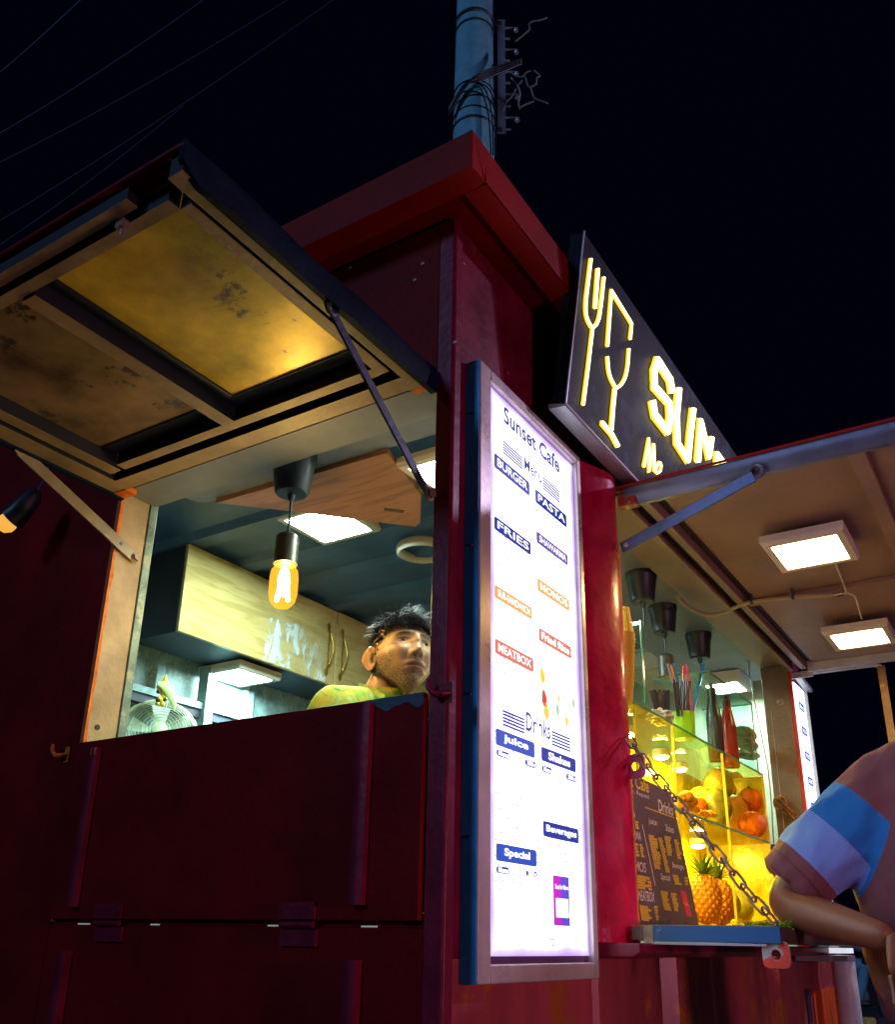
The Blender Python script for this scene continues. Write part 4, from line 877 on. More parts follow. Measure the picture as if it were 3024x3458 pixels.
def build_head(parent, skin, origin, q, hairfn, scale=1.0):
    nu, nv = 200, 150; vs = []; cols = []; fs = []
    for i in range(nv+1):
        ph = math.pi*i/nv
        for k in range(nu):
            a = 2*math.pi*k/nu; d = Vector((math.sin(ph)*math.cos(a), math.sin(ph)*math.sin(a), math.cos(ph)))
            # concentrate samples at the face
            p, c = head_point(d); vs.append(origin + q @ (p*scale)); cols.append((*c, 1))
    for i in range(nv):
        for k in range(nu): fs.append((i*nu+k, (i+1)*nu+k, (i+1)*nu+(k+1) % nu, i*nu+(k+1) % nu))
    # ears
    def ear(s_):
        base = len(vs); n, rr = 20, 7
        for i in range(n):
            a = 2*math.pi*i/n
            ez = .033*math.sin(a)*(1 if math.sin(a) > 0 else .95); ex = .020*math.cos(a); hb = .12+.88*(.5-.5*math.cos(a))*(1 if math.sin(a) > -.3 else .75)
            for j in range(rr):
                t = j/(rr-1)   # from head out over the helix into the concha
                prof = [(.75, .0), (1.0, .012), (1.14, .021), (1.02, .0265), (.82, .016), (.60, .019), (.30, .001)][j]
                vs.append(origin + q @ (Vector((-.004+ex*prof[0]-.5*prof[1]*hb, s_*(.0775+prof[1]*.95*hb), -.010+ez*prof[0]-.10*ex))*scale)); cols.append((0, .25, (.0, .0, .0, .05, .25, .10, .55)[j], 1))
        for i in range(n):
            for j in range(rr-1):
                A = base+i*rr+j; B = base+((i+1) % n)*rr+j
                fs.append((A, B, B+1, A+1) if s_ > 0 else (A, A+1, B+1, B))
        c = len(vs); vs.append(origin + q @ (Vector((.000, s_*.077, -.012))*scale)); cols.append((0, 0, .6, 1))
        for i in range(n): fs.append((base+i*rr+6, base+((i+1) % n)*rr+6, c))
    ear(1); ear(-1)
    me = bpy.data.meshes.new('head'); me.from_pydata(vs, [], fs); me.materials.append(skin)
    ca = me.color_attributes.new('tint', 'FLOAT_COLOR', 'POINT'); ca.data.foreach_set('color', [v for c in cols for v in c])
    me.polygons.foreach_set('use_smooth', [True]*len(me.polygons))
    return me
def hair(parent, origin, q, n, seed, length=(.03, .065), lo=.0):
    random.seed(seed); m = MB()
    # skull cap
    vs = []; fs = []; nu, nv = 48, 20
    for i in range(nv+1):
        for k in range(nu):
            a = 2*math.pi*k/nu; ca = math.cos(a)
            # hairline: high at the front, low at the back
            zmin = .62 if ca > .75 else (.62-(.75-ca)*1.15 if ca > -.1 else -.36)
            zmin = max(-.40, zmin)
            ph = math.acos(max(-1, min(1, zmin)))*i/nv; d = Vector((math.sin(ph)*ca, math.sin(ph)*math.sin(a), math.cos(ph)))
            p, _ = head_point(d); vs.append(origin + q @ (p*1.035+d*.004))
    for i in range(nv):
        for k in range(nu): fs.append((i*nu+k, (i+1)*nu+k, (i+1)*nu+(k+1) % nu, i*nu+(k+1) % nu))
    m.add(vs, fs)
    cnt = 0
    while cnt < n:
        a = random.uniform(-math.pi, math.pi); ca = math.cos(a); zmin = .60 if ca > .75 else (.60-(.75-ca)*1.15 if ca > -.1 else -.36); zmin = max(-.38, zmin)
        zc = random.uniform(zmin, 1); s_ = math.sqrt(max(0, 1-zc*zc)); d = Vector((s_*ca, s_*math.sin(a), zc))
        p, _ = head_point(d); cnt += 1
        top = max(0, min(1, (zc-.25)/.45)); Ln = random.uniform(*length)*(.30+.85*top)
        tang = Vector((.75 if zc > .4 else -.15, random.uniform(-.35, .35), -.25 if zc > .4 else -.9)); tang = (tang-d*tang.dot(d)*.9).normalized()
        dirv = (d*(.35+.45*top*random.random()) + tang*.8 + Vector([random.uniform(-.35, .35) for _ in range(3)])).normalized()
        curl = Vector([random.uniform(-1, 1) for _ in range(3)]); pts = []; x = p*1.01; dd = dirv.copy(); ns = 6
        for i in range(ns):
            pts.append(origin + q @ x); x = x + dd*Ln/(ns-1); dd = (dd + curl*.20*top + Vector((.10, 0, -.26))*(.6+.4*top)).normalized()
            rr2 = (x.x/.100)**2+(x.y/.080)**2+(x.z/.122)**2
            if rr2 < 1.04: x = x*math.sqrt(1.05/rr2)
        wd = random.uniform(.0007, .0014); m.tube(pts, [wd*v for v in (1, 1, .9, .75, .5, .12)], 3, cap=False)
    return obj('hair', m, mat('black_hair', (.010, .010, .014), .45, var=.3, scale=60, bump=0), parent, smooth=True)
def skinned(name, chains, sub=2):
    """one continuous body: chains of (point, rx, ry); first chain starts at the root vertex; later chains start with an index into the shared vertex list"""
    vs = []; es = []; rs = []
    for ch in chains:
        prev = None
        for it in ch:
            if isinstance(it, int): prev = it; continue
            vs.append(Vector(it[0])); rs.append((it[1], it[2] if len(it) > 2 else it[1])); i = len(vs)-1
            if prev is not None: es.append((prev, i))
            prev = i
    me = bpy.data.meshes.new(name); me.from_pydata([tuple(v) for v in vs], es, [])
    o = bpy.data.objects.new(name, me); COL.objects.link(o)
    o.modifiers.new('skin', 'SKIN'); sv = me.skin_vertices[0].data
    for i, r_ in enumerate(rs): sv[i].radius = r_; sv[i].use_root = (i == 0)
    s_ = o.modifiers.new('sub', 'SUBSURF'); s_.levels = sub; s_.render_levels = sub
    dg = bpy.context.evaluated_depsgraph_get(); dg.update(); me2 = bpy.data.meshes.new_from_object(o.evaluated_get(dg)); bpy.data.objects.remove(o)
    me2.name = name; me2.polygons.foreach_set('use_smooth', [True]*len(me2.polygons)); return me2
def join_meshes(name, mes, mts):
    bm = bmesh.new()
    for me in mes: bm.from_mesh(me)
    out = bpy.data.meshes.new(name); bm.to_mesh(out); bm.free()
    for m_ in mts: out.materials.append(m_)
    out.polygons.foreach_set('use_smooth', [True]*len(out.polygons)); return out
def loft(m, secs, seg=28, mi=0, wrinkle=0., capa=False, capb=False, mif=None):
    """secs: (centre, axis u, axis v) ellipses"""
    o = len(m.v); n = len(secs)
    for i, (c, u, v) in enumerate(secs):
        c = Vector(c); u = Vector(u); v = Vector(v)
        for k in range(seg):
            a = 2*math.pi*k/seg; p = c+u*math.cos(a)+v*math.sin(a)
            if wrinkle: p += (p-c).normalized()*wrinkle*(mnoise.noise(p*16)+.6*mnoise.noise(Vector((p.x*30, p.y*30, p.z*10))))
            m.v.append(tuple(p))
    for i in range(n-1):
        for k in range(seg):
            m.f.append((o+i*seg+k, o+i*seg+(k+1) % seg, o+(i+1)*seg+(k+1) % seg, o+(i+1)*seg+k)); m.mi.append(mif(i, k) if mif else mi)
    if capa: m.f.append(tuple(o+k for k in range(seg))[::-1]); m.mi.append(mi)
    if capb: m.f.append(tuple(o+(n-1)*seg+k for k in range(seg))); m.mi.append(mi)
def smooth_secs(keys, n=6):
    ks = [(Vector(a), Vector(b), Vector(c)) for a, b, c in keys]; out = []
    for i in range(len(ks)-1):
        for j in range(n):
            t = j/n; q = []
            for c in range(3):
                p0, p1, p2, p3 = ks[max(0, i-1)][c], ks[i][c], ks[i+1][c], ks[min(len(ks)-1, i+2)][c]
                q.append(.5*((2*p1)+(-p0+p2)*t+(2*p0-5*p1+4*p2-p3)*t*t+(-p0+3*p1-3*p2+p3)*t**3))
            out.append(tuple(q))
    out.append(ks[-1]); return out
def hand_mesh(wrist, fwd, palm, s_=1.0, curl=.5, thumb=1):
    """relaxed hand: palm chain plus five separate fingers; fwd points to the fingers, palm is the palm normal"""
    fwd = Vector(fwd).normalized(); palm = Vector(palm); palm = (palm-fwd*palm.dot(fwd)).normalized(); side = fwd.cross(palm)*thumb; mes = []
    w_ = Vector(wrist); mes.append(skinned('palm', [[(w_-fwd*.02*s_, .022*s_, .018*s_), (w_+fwd*.015*s_, .024*s_, .016*s_), (w_+fwd*.050*s_, .034*s_, .014*s_), (w_+fwd*.082*s_, .033*s_, .012*s_)]], 2))
    for off, Ln, r_ in ((.027, .072, .0085), (.009, .080, .0088), (-.009, .075, .0083), (-.026, .058, .0074)):
        p = w_+fwd*.070*s_+side*off*s_; d = fwd.copy(); ch = [(p, r_*1.05*s_)]
        for k, fr in enumerate((.2, .38, .28, .2)):
            p = p+d*Ln*fr*s_*1.1; d = (d+palm*curl*(.25+.25*k)).normalized(); ch.append((p, r_*(1-.07*k)*s_))
        mes.append(skinned('finger', [ch], 2))
    p = w_+fwd*.02*s_+side*.024*s_; d = (fwd*.7+side*.65+palm*.25).normalized(); ch = [(p, .012*s_)]
    for k in range(3):
        p = p+d*.026*s_; d = (d+fwd*.18+palm*.12).normalized(); ch.append((p, (.0108-.0010*k)*s_))
    mes.append(skinned('thumb', [ch], 2)); return mes

# ---- the cook inside
S = thing('person', 'cook in a green and yellow patterned shirt looking out of the end window', 'person')
SK1 = skin_material('cook_skin', (.62, .38, .24), (.035, .03, .035), (.36, .11, .09))
HO = Vector((-.499, .524, 1.868)); hq = Matrix.Rotation(R(-32.5), 3, 'Z').to_quaternion() @ Matrix.Rotation(R(-12.2), 3, 'Y').to_quaternion() @ Matrix.Rotation(R(-2.2), 3, 'X').to_quaternion()
OF = Vector((.22, -.32, -.03))
hd = build_head(S, SK1, HO, hq, None, 1.08)
def hp_(x, y, z): return HO + hq @ (Vector((x, y, z))*1.08)
neck = skinned('neck', [[(Vector((-.78, .85, 1.15))+OF, .15, .11), (Vector((-.78, .85, 1.45))+OF, .16, .11), (Vector((-.78, .85, 1.68))+OF, .17, .10), (Vector((-.775, .85, 1.80))+OF, .068, .062), (Vector((-.755, .848, 1.90))+OF, 0.060, .058), (hp_(-.018, 0, -.04), .056, .054)],
    [2, (Vector((-.80, 1.03, 1.72)), .06), (Vector((-.76, 1.10, 1.50)), .045), (Vector((-.60, 1.08, 1.34)), .038), (Vector((-.42, 1.00, 1.42)), .027)],
    [2, (Vector((-.80, .66, 1.72))+OF, .06), (Vector((-.82, .58, 1.50))+OF, .045), (Vector((-.66, .60, 1.34))+OF, .038), (Vector((-.46, .68, 1.42))+OF, .027)],
    [0, (Vector((-.78, .94, 1.0))+OF, .085), (Vector((-.77, .95, .66))+OF, .062), (Vector((-.80, .95, .42))+OF, .042), (Vector((-.70, .96, .39))+OF, .035)],
    [0, (Vector((-.78, .76, 1.0))+OF, .085), (Vector((-.77, .75, .66))+OF, .062), (Vector((-.80, .75, .42))+OF, .042), (Vector((-.70, .74, .39))+OF, .035)]], 2)
hands = hand_mesh(Vector((-.42, 1.00, 1.42))+OF, (1, -.1, .1), (0, 0, -1), 1, .4, 1) + hand_mesh(Vector((-.46, .68, 1.42))+OF, (1, .1, .1), (0, 0, -1), 1, .4, -1)
for me in [neck]+hands:
    me.color_attributes.new('tint', 'FLOAT_COLOR', 'POINT').data.foreach_set('color', [0, 0, 0, 1]*len(me.vertices))
body = join_meshes('body', [hd, neck]+hands, [SK1]); obj('body', body, None, S)
ew = mat('eye_white', (.42, .38, .35), .2, var=.02, bump=0); ir = mat('iris_dark', (.02, .012, .01), .15, var=.02, bump=0)
for s_ in (-1, 1):
    m = MB(); c = hp_(.0735, s_*.0330, .0080); m.ell(c, (.0135, .0150, .0086), 20, 14); e = obj('eye', m, ew, S, smooth=True)
    gz = (hq @ Vector((.88, .22, .02))).normalized(); m = MB(); m.ell(c+gz*.0090, (.0066, .0066, .0060), 14, 10); obj('iris', m, ir, e, smooth=True)
hair(S, HO, hq, 4200, 21, (.040, .074))
# shirt with open collar
def shirt_material():
    m = bpy.data.materials.new('green_yellow_print'); m.use_nodes = True; nt = m.node_tree; N = nt.nodes; L = nt.links; b = N['Principled BSDF']
    tc = N.new('ShaderNodeTexCoord'); n = N.new('ShaderNodeTexNoise'); n.inputs['Scale'].default_value = 18; n.inputs['Detail'].default_value = 2; n.inputs['Distortion'].default_value = 1.5; L.new(tc.outputs['Object'], n.inputs['Vector'])
    r = N.new('ShaderNodeValToRGB'); L.new(n.outputs['Color'], r.inputs[0]); r.color_ramp.interpolation = 'EASE'
    els = r.color_ramp.elements; els[0].position = .30; els[0].color = (.05, .26, .04, 1); els[1].position = .72; els[1].color = (.10, .38, .12, 1)
    for p_, c in ((.42, (.30, .50, .03)), (.50, (.62, .50, .03)), (.56, (.22, .52, .08)), (.63, (.66, .62, .10))): e = els.new(p_); e.color = (*c, 1)
    L.new(r.outputs[0], b.inputs['Base Color']); b.inputs['Roughness'].default_value = .8; return m
SH = shirt_material()
m = MB()
Xc = -.565; Yc = .53; Zo = -.03
secs = smooth_secs([((Xc, Yc, Zo+1.05), (.15, 0, 0), (0, .20, 0)), ((Xc, Yc, Zo+1.35), (.15, 0, 0), (0, .21, 0)), ((Xc, Yc, Zo+1.58), (.145, 0, 0), (0, .225, 0)), ((Xc, Yc, Zo+1.70), (.125, 0, 0), (0, .205, .0)), ((Xc+.005, Yc, Zo+1.765), (.10, 0, 0), (0, .14, 0)), ((Xc+.01, Yc, Zo+1.80), (.085, 0, 0), (0, .085, 0))], 5)
loft(m, secs, 36, wrinkle=.006)
for s_ in (-1, 1):
    a = Vector((Xc, Yc+s_*.13, 1.70)); b = Vector((Xc+.0, Yc+s_*.225, 1.665)); c = Vector((Xc+.0, Yc+s_*.262, 1.56)); d = Vector((Xc+.02, Yc+s_*.272, 1.48))
    loft(m, smooth_secs([(a, (0, 0, .065), (.075, 0, 0)), (b, (0, s_*.035, .065), (.075, 0, 0)), (c, (0, s_*.065, .030), (.070, 0, 0)), (d, (0, s_*.068, .0), (.066, 0, 0))], 5), 24, wrinkle=.005)
so_ = obj('shirt', m, SH, S, smooth=True)
m = MB()
for s_ in (-1, 1):
    p0 = Vector((Xc-.06, Yc+s_*.03, 1.800)); p1 = Vector((Xc-.005, Yc+s_*.080, 1.782)); p2 = Vector((Xc+.08, Yc+s_*.085, 1.735)); p3 = Vector((Xc+.135, Yc+s_*.050, 1.665))
    q0 = p0+Vector((-.02, 0, -.035)); q1 = p1+Vector((0, s_*.035, -.034)); q2 = p2+Vector((.030, s_*.050, -.040)); q3 = p3+Vector((.015, s_*.045, -.045))
    A_ = cr([p0, p1, p2, p3], 5); B_ = cr([q0, q1, q2, q3], 5); vs = []
    for u_, v_ in zip(A_, B_): vs += [u_, u_.lerp(v_, .3)+Vector((0, s_*.006, .012)), v_, v_-Vector((0, 0, .003)), u_-Vector((.004, 0, .006))]
    fs = [(i*5+k, i*5+(k+1) % 5, (i+1)*5+(k+1) % 5, (i+1)*5+k) for i in range(len(A_)-1) for k in range(5)]; m.add(vs, fs)
obj('collar', m, SH, so_, smooth=True)
m = MB(); loft(m, smooth_secs([((-.56, Yc, Zo+1.10), (.14, 0, 0), (0, .185, 0)), ((-.56, Yc, .95), (.15, 0, 0), (0, .20, 0))], 3), 28)
for s_ in (-1, 1): loft(m, smooth_secs([((-.56, Yc+s_*.09, 1.0), (.10, 0, 0), (0, .10, 0)), ((-.55, Yc+s_*.10, .66), (.08, 0, 0), (0, .075, 0)), ((-.57, Yc+s_*.10, .40), (.065, 0, 0), (0, .06, 0))], 4), 20)
obj('trousers', m, mat('dark_trousers', (.02, .022, .03), .8), S, smooth=True)
rebase(S, (-.56, .53, .36))

# ---- the customer leaning on the counter
S = thing('person', 'customer in a mauve T-shirt with blue sleeve bands leaning an elbow on the counter', 'person')
SK2 = mat('customer_skin', (.20, .085, .045), .45, var=.12, scale=12, bump=.03, bscale=200)
sh = Vector((.610, 1.085, 1.500)); el = Vector((.388, 1.01, 1.200)); wr = Vector((.668, .868, 1.120))
B_ = Vector((.788, 1.13, 0))
body = skinned('body', [[(B_+Vector((0, .02, .98)), .14, .11), (B_+Vector((0, .01, 1.15)), .13, .10), (B_+Vector((0, -.01, 1.34)), .14, .10), (B_+Vector((-.01, -.02, 1.48)), .12, .075), (B_+Vector((.055, -.05, 1.60)), .060, .056), (B_+Vector((.09, -.07, 1.70)), .054, .054)],
    [3, (sh, .060), (sh.lerp(el, .5), .056), (el, .060), (el.lerp(wr, .30), .056), (el.lerp(wr, .65), .044), (wr, .032, .027)],
    [3, (B_+Vector((.19, -.03, 1.50)), .058), (B_+Vector((.28, -.02, 1.24)), .048), (B_+Vector((.30, -.06, 1.06)), .042), (B_+Vector((.30, -.12, .93)), .028, .022)],
    [0, (B_+Vector((-.10, .03, .88)), .095), (B_+Vector((-.11, .02, .50)), .060), (B_+Vector((-.11, .05, .10)), .040), (B_+Vector((-.12, -.06, .05)), .038), (B_+Vector((-.125, -.14, .045)), .03)],
    [0, (B_+Vector((.10, .03, .88)), .095), (B_+Vector((.11, .04, .50)), .060), (B_+Vector((.12, .08, .10)), .040), (B_+Vector((.13, -.03, .05)), .038), (B_+Vector((.135, -.11, .045)), .03)]], 2)
hm = hand_mesh(wr, (.10, -.10, -1), (-.3, -.9, 0), 1.0, .30, -1) + hand_mesh(B_+Vector((.30, -.12, .93)), (0, -.3, -1), (-1, 0, 0), 1.0, .3, -1)
# head seen from behind-left, above the frame
SKH = skin_material('customer_head_skin', (.30, .115, .052), (.03, .02, .02), (.2, .06, .05))
ho2 = B_+Vector((.105, -.085, 1.80)); hq2 = Matrix.Rotation(R(-165), 3, 'Z').to_quaternion()
for me in [body]+hm: me.color_attributes.new('tint', 'FLOAT_COLOR', 'POINT').data.foreach_set('color', [0, 0, 0, 1]*len(me.vertices))
hd2 = build_head(S, SKH, ho2, hq2, None, 1.0)
obj('body', join_meshes('body', [hd2, body]+hm, [SKH]), None, S)
for s_ in (-1, 1):
    m = MB(); c = ho2 + hq2 @ Vector((.079, s_*.0315, .0085)); m.ell(c, (.0128, .0128, .0090), 16, 10); e = obj('eye', m, ew, S, smooth=True)
hair(S, ho2, hq2, 500, 31, (.012, .022))
def cloth(name, col, w_=.5):
    return mat(name, col, .85, var=.10, scale=5, bump=.12, bscale=25)
MV = cloth('mauve_cotton', (.22, .075, .085)); BB = cloth('blue_band', (.015, .20, .55)); LB = cloth('pale_blue_band', (.20, .33, .72))
m = MB()
def sec(z, cx, cy, rx, ry): return ((B_.x+cx, B_.y+cy, z), (rx, 0, 0), (0, ry, 0))
loft(m, smooth_secs([sec(.93, -.02, .02, .190, .145), sec(1.05, -.03, .01, .195, .140), sec(1.20, -.025, 0, .212, .145), sec(1.36, -.02, -.01, .220, .148), sec(1.48, -.02, -.02, .215, .128), sec(1.545, -.01, -.03, .175, .105), sec(1.59, .01, -.045, .125, .080), sec(1.625, .035, -.05, .075, .068)], 6), 44, wrinkle=.008)
def sleeve(P0, P1, r0, r1, stripes=True, wk=.006, dirn=None, n=26):
    P0 = Vector(P0); P1 = Vector(P1); ax = (P1-P0).normalized(); u = ax.cross(Vector((0, 1, 0))).normalized(); v = ax.cross(u); secs = []
    for i in range(n+1):
        t = i/n; r_ = r0*(1-t)+r1*t+.008*math.sin(t*3.1); secs.append((P0.lerp(P1, t), u*r_, v*r_*.92))
    def mif(i, k):
        t = (i+.5)/n
        if not stripes: return 0
        return 1 if .36 < t < .56 else (2 if .56 <= t < .76 else 0)
    loft(m, secs, 40, wrinkle=wk, mif=mif)
s0 = sh+Vector((.085, .015, .010)); s1 = el+Vector((.024, .004, .050))
sleeve(s0, s1, .100, .090, False, .0)
s2 = B_+Vector((.16, -.02, 1.49)); s3 = B_+Vector((.275, -.02, 1.24))
sleeve(s2, s3, .088, .080, False, .0)
m.ell(s0, (.092, .090, .080), 24, 14); m.ell(s2, (.085, .085, .080), 24, 14)
for e_ in (s0, s2):
    m.ell(e_.lerp(B_+Vector((0, -.02, 1.50)), .4), (.10, .10, .075), 24, 14)
def fuse(mb, voxel, it=6):
    me = mb.mesh('cloth', [MV, BB, LB]); o = bpy.data.objects.new('cloth', me); COL.objects.link(o)
    q = o.modifiers.new('r', 'REMESH'); q.mode = 'VOXEL'; q.voxel_size = voxel; q.adaptivity = 0
    q = o.modifiers.new('s', 'SMOOTH'); q.iterations = it; q.factor = .6
    dg = bpy.context.evaluated_depsgraph_get(); dg.update(); me2 = bpy.data.meshes.new_from_object(o.evaluated_get(dg)); bpy.data.objects.remove(o); return me2
# close the loose ends of the lofts before fusing
capm = MB(); capm.v = m.v; capm.f = m.f; capm.mi = m.mi
capm.ell((B_.x, B_.y+.02, .935), (.176, .143, .02), 24, 8); capm.ell((B_.x+.035, B_.y-.05, 1.615), (.074, .067, .02), 24, 8)
def solid_loft(mb):
    """every open ring of the garment is closed by a lid"""
    bm = bmesh.new(); me = mb.mesh('tmp', MV); bm.from_mesh(me); bmesh.ops.holes_fill(bm, edges=[e for e in bm.edges if e.is_boundary], sides=0); out = bpy.data.meshes.new('tmp2'); bm.to_mesh(out); bm.free(); return out
sm_ = solid_loft(capm); tmp = MB(); tmp.v = [tuple(v.co) for v in sm_.vertices]; tmp.f = [tuple(p_.vertices) for p_ in sm_.polygons]; tmp.mi = [0]*len(tmp.f)
me = fuse(tmp, .010)
for v in me.vertices:   # soft folds
    p = v.co; t = (p-s0).dot((s1-s0).normalized())
    fold = .0075*mnoise.noise(Vector((p.x*9+p.z*7, p.y*12, p.z*9-p.x*7)))+.0030*mnoise.noise(Vector((p.x*28, p.y*28, p.z*13)))
    w0 = p-s0; ax0 = (s1-s0).normalized(); rad = w0-ax0*t
    if rad.length < .16 and -.05 < t < .4:
        ang = math.atan2(rad.dot(Vector((0, 1, 0))), rad.dot(ax0.cross(Vector((0, 1, 0))))); fold += .0065*mnoise.noise(Vector((ang*2.2+t*9, t*5, 4)))+.0035*mnoise.noise(Vector((ang*5-t*14, t*9, 7)))
    v.co = p + v.normal*fold
tv = [0.0]*len(me.vertices)
for P0, P1 in ((s0, s1), (s2, s3)):
    ax_ = (P1-P0); Lx = ax_.length; ax_.normalize()
    for v in me.vertices:
        w0 = v.co-P0; t = w0.dot(ax_)/Lx; dd = (w0-ax_*w0.dot(ax_)).length
        if 0 < t < 1.3 and dd < .145: tv[v.index] = max(tv[v.index], t*min(1, max(0, (.140-dd)/.022)))
ta = me.attributes.new('along', 'FLOAT', 'POINT'); ta.data.foreach_set('value', tv)
def banded():
    m_ = MV.copy(); m_.name = 'mauve_cotton_with_blue_bands'; nt = m_.node_tree; N = nt.nodes; L = nt.links; bs = N['Principled BSDF']
    src = bs.inputs['Base Color'].links[0].from_socket
    an = N.new('ShaderNodeAttribute'); an.attribute_name = 'along'; prev = src
    for lo_, hi_, c_ in ((.28, .55, (.012, .20, .58)), (.55, .82, (.20, .34, .80))):
        g1 = N.new('ShaderNodeMath'); g1.operation = 'GREATER_THAN'; g1.inputs[1].default_value = lo_; L.new(an.outputs['Fac'], g1.inputs[0])
        g2 = N.new('ShaderNodeMath'); g2.operation = 'LESS_THAN'; g2.inputs[1].default_value = hi_; L.new(an.outputs['Fac'], g2.inputs[0])
        mu = N.new('ShaderNodeMath'); mu.operation = 'MULTIPLY'; L.new(g1.outputs[0], mu.inputs[0]); L.new(g2.outputs[0], mu.inputs[1])
        mx = N.new('ShaderNodeMix'); mx.data_type = 'RGBA'; L.new(mu.outputs[0], mx.inputs[0]); L.new(prev, mx.inputs[6]); mx.inputs[7].default_value = (*c_, 1); prev = mx.outputs[2]
    L.new(prev, bs.inputs['Base Color']); return m_
me.materials.clear(); me.materials.append(banded())
me.polygons.foreach_set('material_index', [0]*len(me.polygons)); me.polygons.foreach_set('use_smooth', [True]*len(me.polygons))
ts = obj('t_shirt', me, None, S); q = ts.modifiers.new('sub', 'SUBSURF'); q.levels = 1; q.render_levels = 1
# seam lines of the sleeve
m = MB(); ax_ = (s1-s0).normalized(); u_ = ax_.cross(Vector((0, 1, 0))).normalized(); v_ = ax_.cross(u_)
for t_, rr in ((.90, .0945),): m.tube([s0.lerp(s1, t_)+(u_*math.cos(2*math.pi*k/40)+v_*.92*math.sin(2*math.pi*k/40))*(rr+.002) for k in range(40)], .0008, 5, closed=True)
obj('cuff_seam', m, cloth('mauve_seam', (.12, .04, .045)), ts, smooth=True)
m = MB()
loft(m, smooth_secs([sec(1.0, 0, .02, .162, .132), sec(.86, 0, .02, .172, .14)], 3), 30)
for s_ in (-1, 1): loft(m, smooth_secs([((B_.x+s_*.085, B_.y+.02, .92), (.105, 0, 0), (0, .115, 0)), ((B_.x+s_*.11, B_.y+.03, .5), (.085, 0, 0), (0, .085, 0)), ((B_.x+s_*.115, B_.y+.05, .09), (.075, 0, 0), (0, .078, 0))], 5), 24, wrinkle=.004)
obj('jeans', m, cloth('dark_jeans', (.02, .03, .06)), S, smooth=True)
for s_ in (-1, 1):
    m = MB(); m.ell((B_.x+s_*.125, B_.y-.05, .045), (.05, .14, .045), 18, 10); obj('shoe', m, BLACKP, S, smooth=True)
rebase(S, (B_.x, B_.y, 0))

# ================================================================== GLASS DISPLAY CASE AND ITS GOODS
S = thing('display_case', 'glass fruit display case with yellow lit lower shelves on the counter', 'display case')
GL = glass('clear_glass', (.94, 1, .97), .07); GLE = mat('green_glass_edge', (.10, .35, .22), .1, var=.1, bump=0, spec=.8)
XF = -.052; XB = -.335
GOLD = mat('gold_foil_back', (.95, .60, .02), .18, .05, var=.25, scale=16, bump=.22, bscale=14)
m = MB(); m.box((XB-.012, .98, 1.155), (XB-.004, 2.755, 1.832)); obj('back_panel', m, GOLD, S)
m = MB(); m.box((XB-.003, 2.757, 1.155), (XF-.004, 2.765, 1.829)); obj('end_panel', m, GOLD, S)
m = MB(); m.box((XB, .985, 1.150), (XF+.004, 2.765, 1.160)); obj('base', m, mat('case_base', (.65, .48, .10), .3), S)
for z, nm in ((1.530, 'shelf'), (1.832, 'top_pane')):
    m = MB(); m.box((XB, .985, z), (XF-.002, 2.755, z+.006)); o = obj(nm, m, GL, S)
    m = MB(); m.box((XF-.0015, .985, z-.001), (XF+.002, 2.760, z+.007)); obj('glass_edge', m, GLE, o)
YG = glass('front_pane_glass', (1.0, .95, .52), .06, ior=1.15)
for a, b in ((.99, 1.56), (1.565, 2.14), (2.145, 2.75)):
    m = MB(); m.box((XF-.0005, a, 1.162), (XF+.0025, b, 1.528)); obj('front_pane', m, YG, S)
    m = MB(); m.box((XF-.0005, a, 1.539), (XF+.0025, b, 1.830)); obj('front_pane', m, YG, S)
GOLDE = mat('yellow_edge_strip', (.85, .65, .08), .25, var=.1, bump=0)
for y in (1.20, 1.56, 2.142, 2.752):
    m = MB(); m.box((XF-.006, y-.004, 1.162), (XF+.0035, y+.004, 1.829)); obj('upright', m, GOLDE, S)
for y in (1.30, 1.80, 2.30):
    m = MB(); m.box((XB, y-.003, 1.162), (XB+.01, y+.003, 1.829)); obj('back_upright', m, GOLDE, S)
# upper glass box
for a, b in (((XF-.003, 2.05, 1.840), (XF, 2.69, 2.150)), ((XB+.05, 2.686, 1.840), (XF-.004, 2.69, 2.150)), ((XB+.05, 2.05, 1.840), (XF-.004, 2.054, 2.150)), ((XB+.05, 2.05, 2.151), (XF, 2.69, 2.155))):
    m = MB(); m.box(a, b); obj('upper_pane', m, glass('aqua_glass', (.86, 1, .97), .10), S)
for p_, q_ in (((XF, 2.05, 1.84), (XF, 2.05, 2.152)), ((XF, 2.69, 1.84), (XF, 2.69, 2.152)), ((XF, 2.05, 2.153), (XF, 2.69, 2.153)), ((XB+.05, 2.69, 2.153), (XF, 2.69, 2.153)), ((XB+.05, 2.05, 2.153), (XF, 2.05, 2.153))):
    m = MB(); m.bar(p_, q_, .006, .006, up=(1, .3, .2)); obj('glass_edge', m, GLE, S)
# left tall pane guarding the cups
m = MB(); m.box((-.30, 1.262, 1.840), (-.04, 1.267, 2.130)); obj('upper_pane', m, glass('aqua_glass'), S); m = MB(); m.box((-.041, 1.260, 1.84), (-.036, 1.269, 2.132)); obj('glass_edge', m, GLE, S)
PUCK = emit('case_puck_lamp', (1, .72, .22), 640)
for x, y, z in ((-.20, 1.50, 1.800), (-.24, 1.95, 1.800), (-.27, 2.25, 1.800), (-.24, 1.74, 1.500), (-.27, 2.42, 1.500), (-.27, 2.10, 1.500)):
    m = MB(); m.lathe([(.034, .028), (.036, .006), (.030, .0)], (x, y, z), 20); o = obj('puck_lamp', m, WHITEP, S, smooth=True)
    m = MB(); m.lathe([(.027, -.0015), (.027, -.006), (.015, -.010)], (x, y, z), 20); obj('lamp_lens', m, PUCK, o, smooth=True)
rebase(S, (-.25, 1.9, 1.15))
C3 = g_(2050, 2100, .33482); C4 = B4
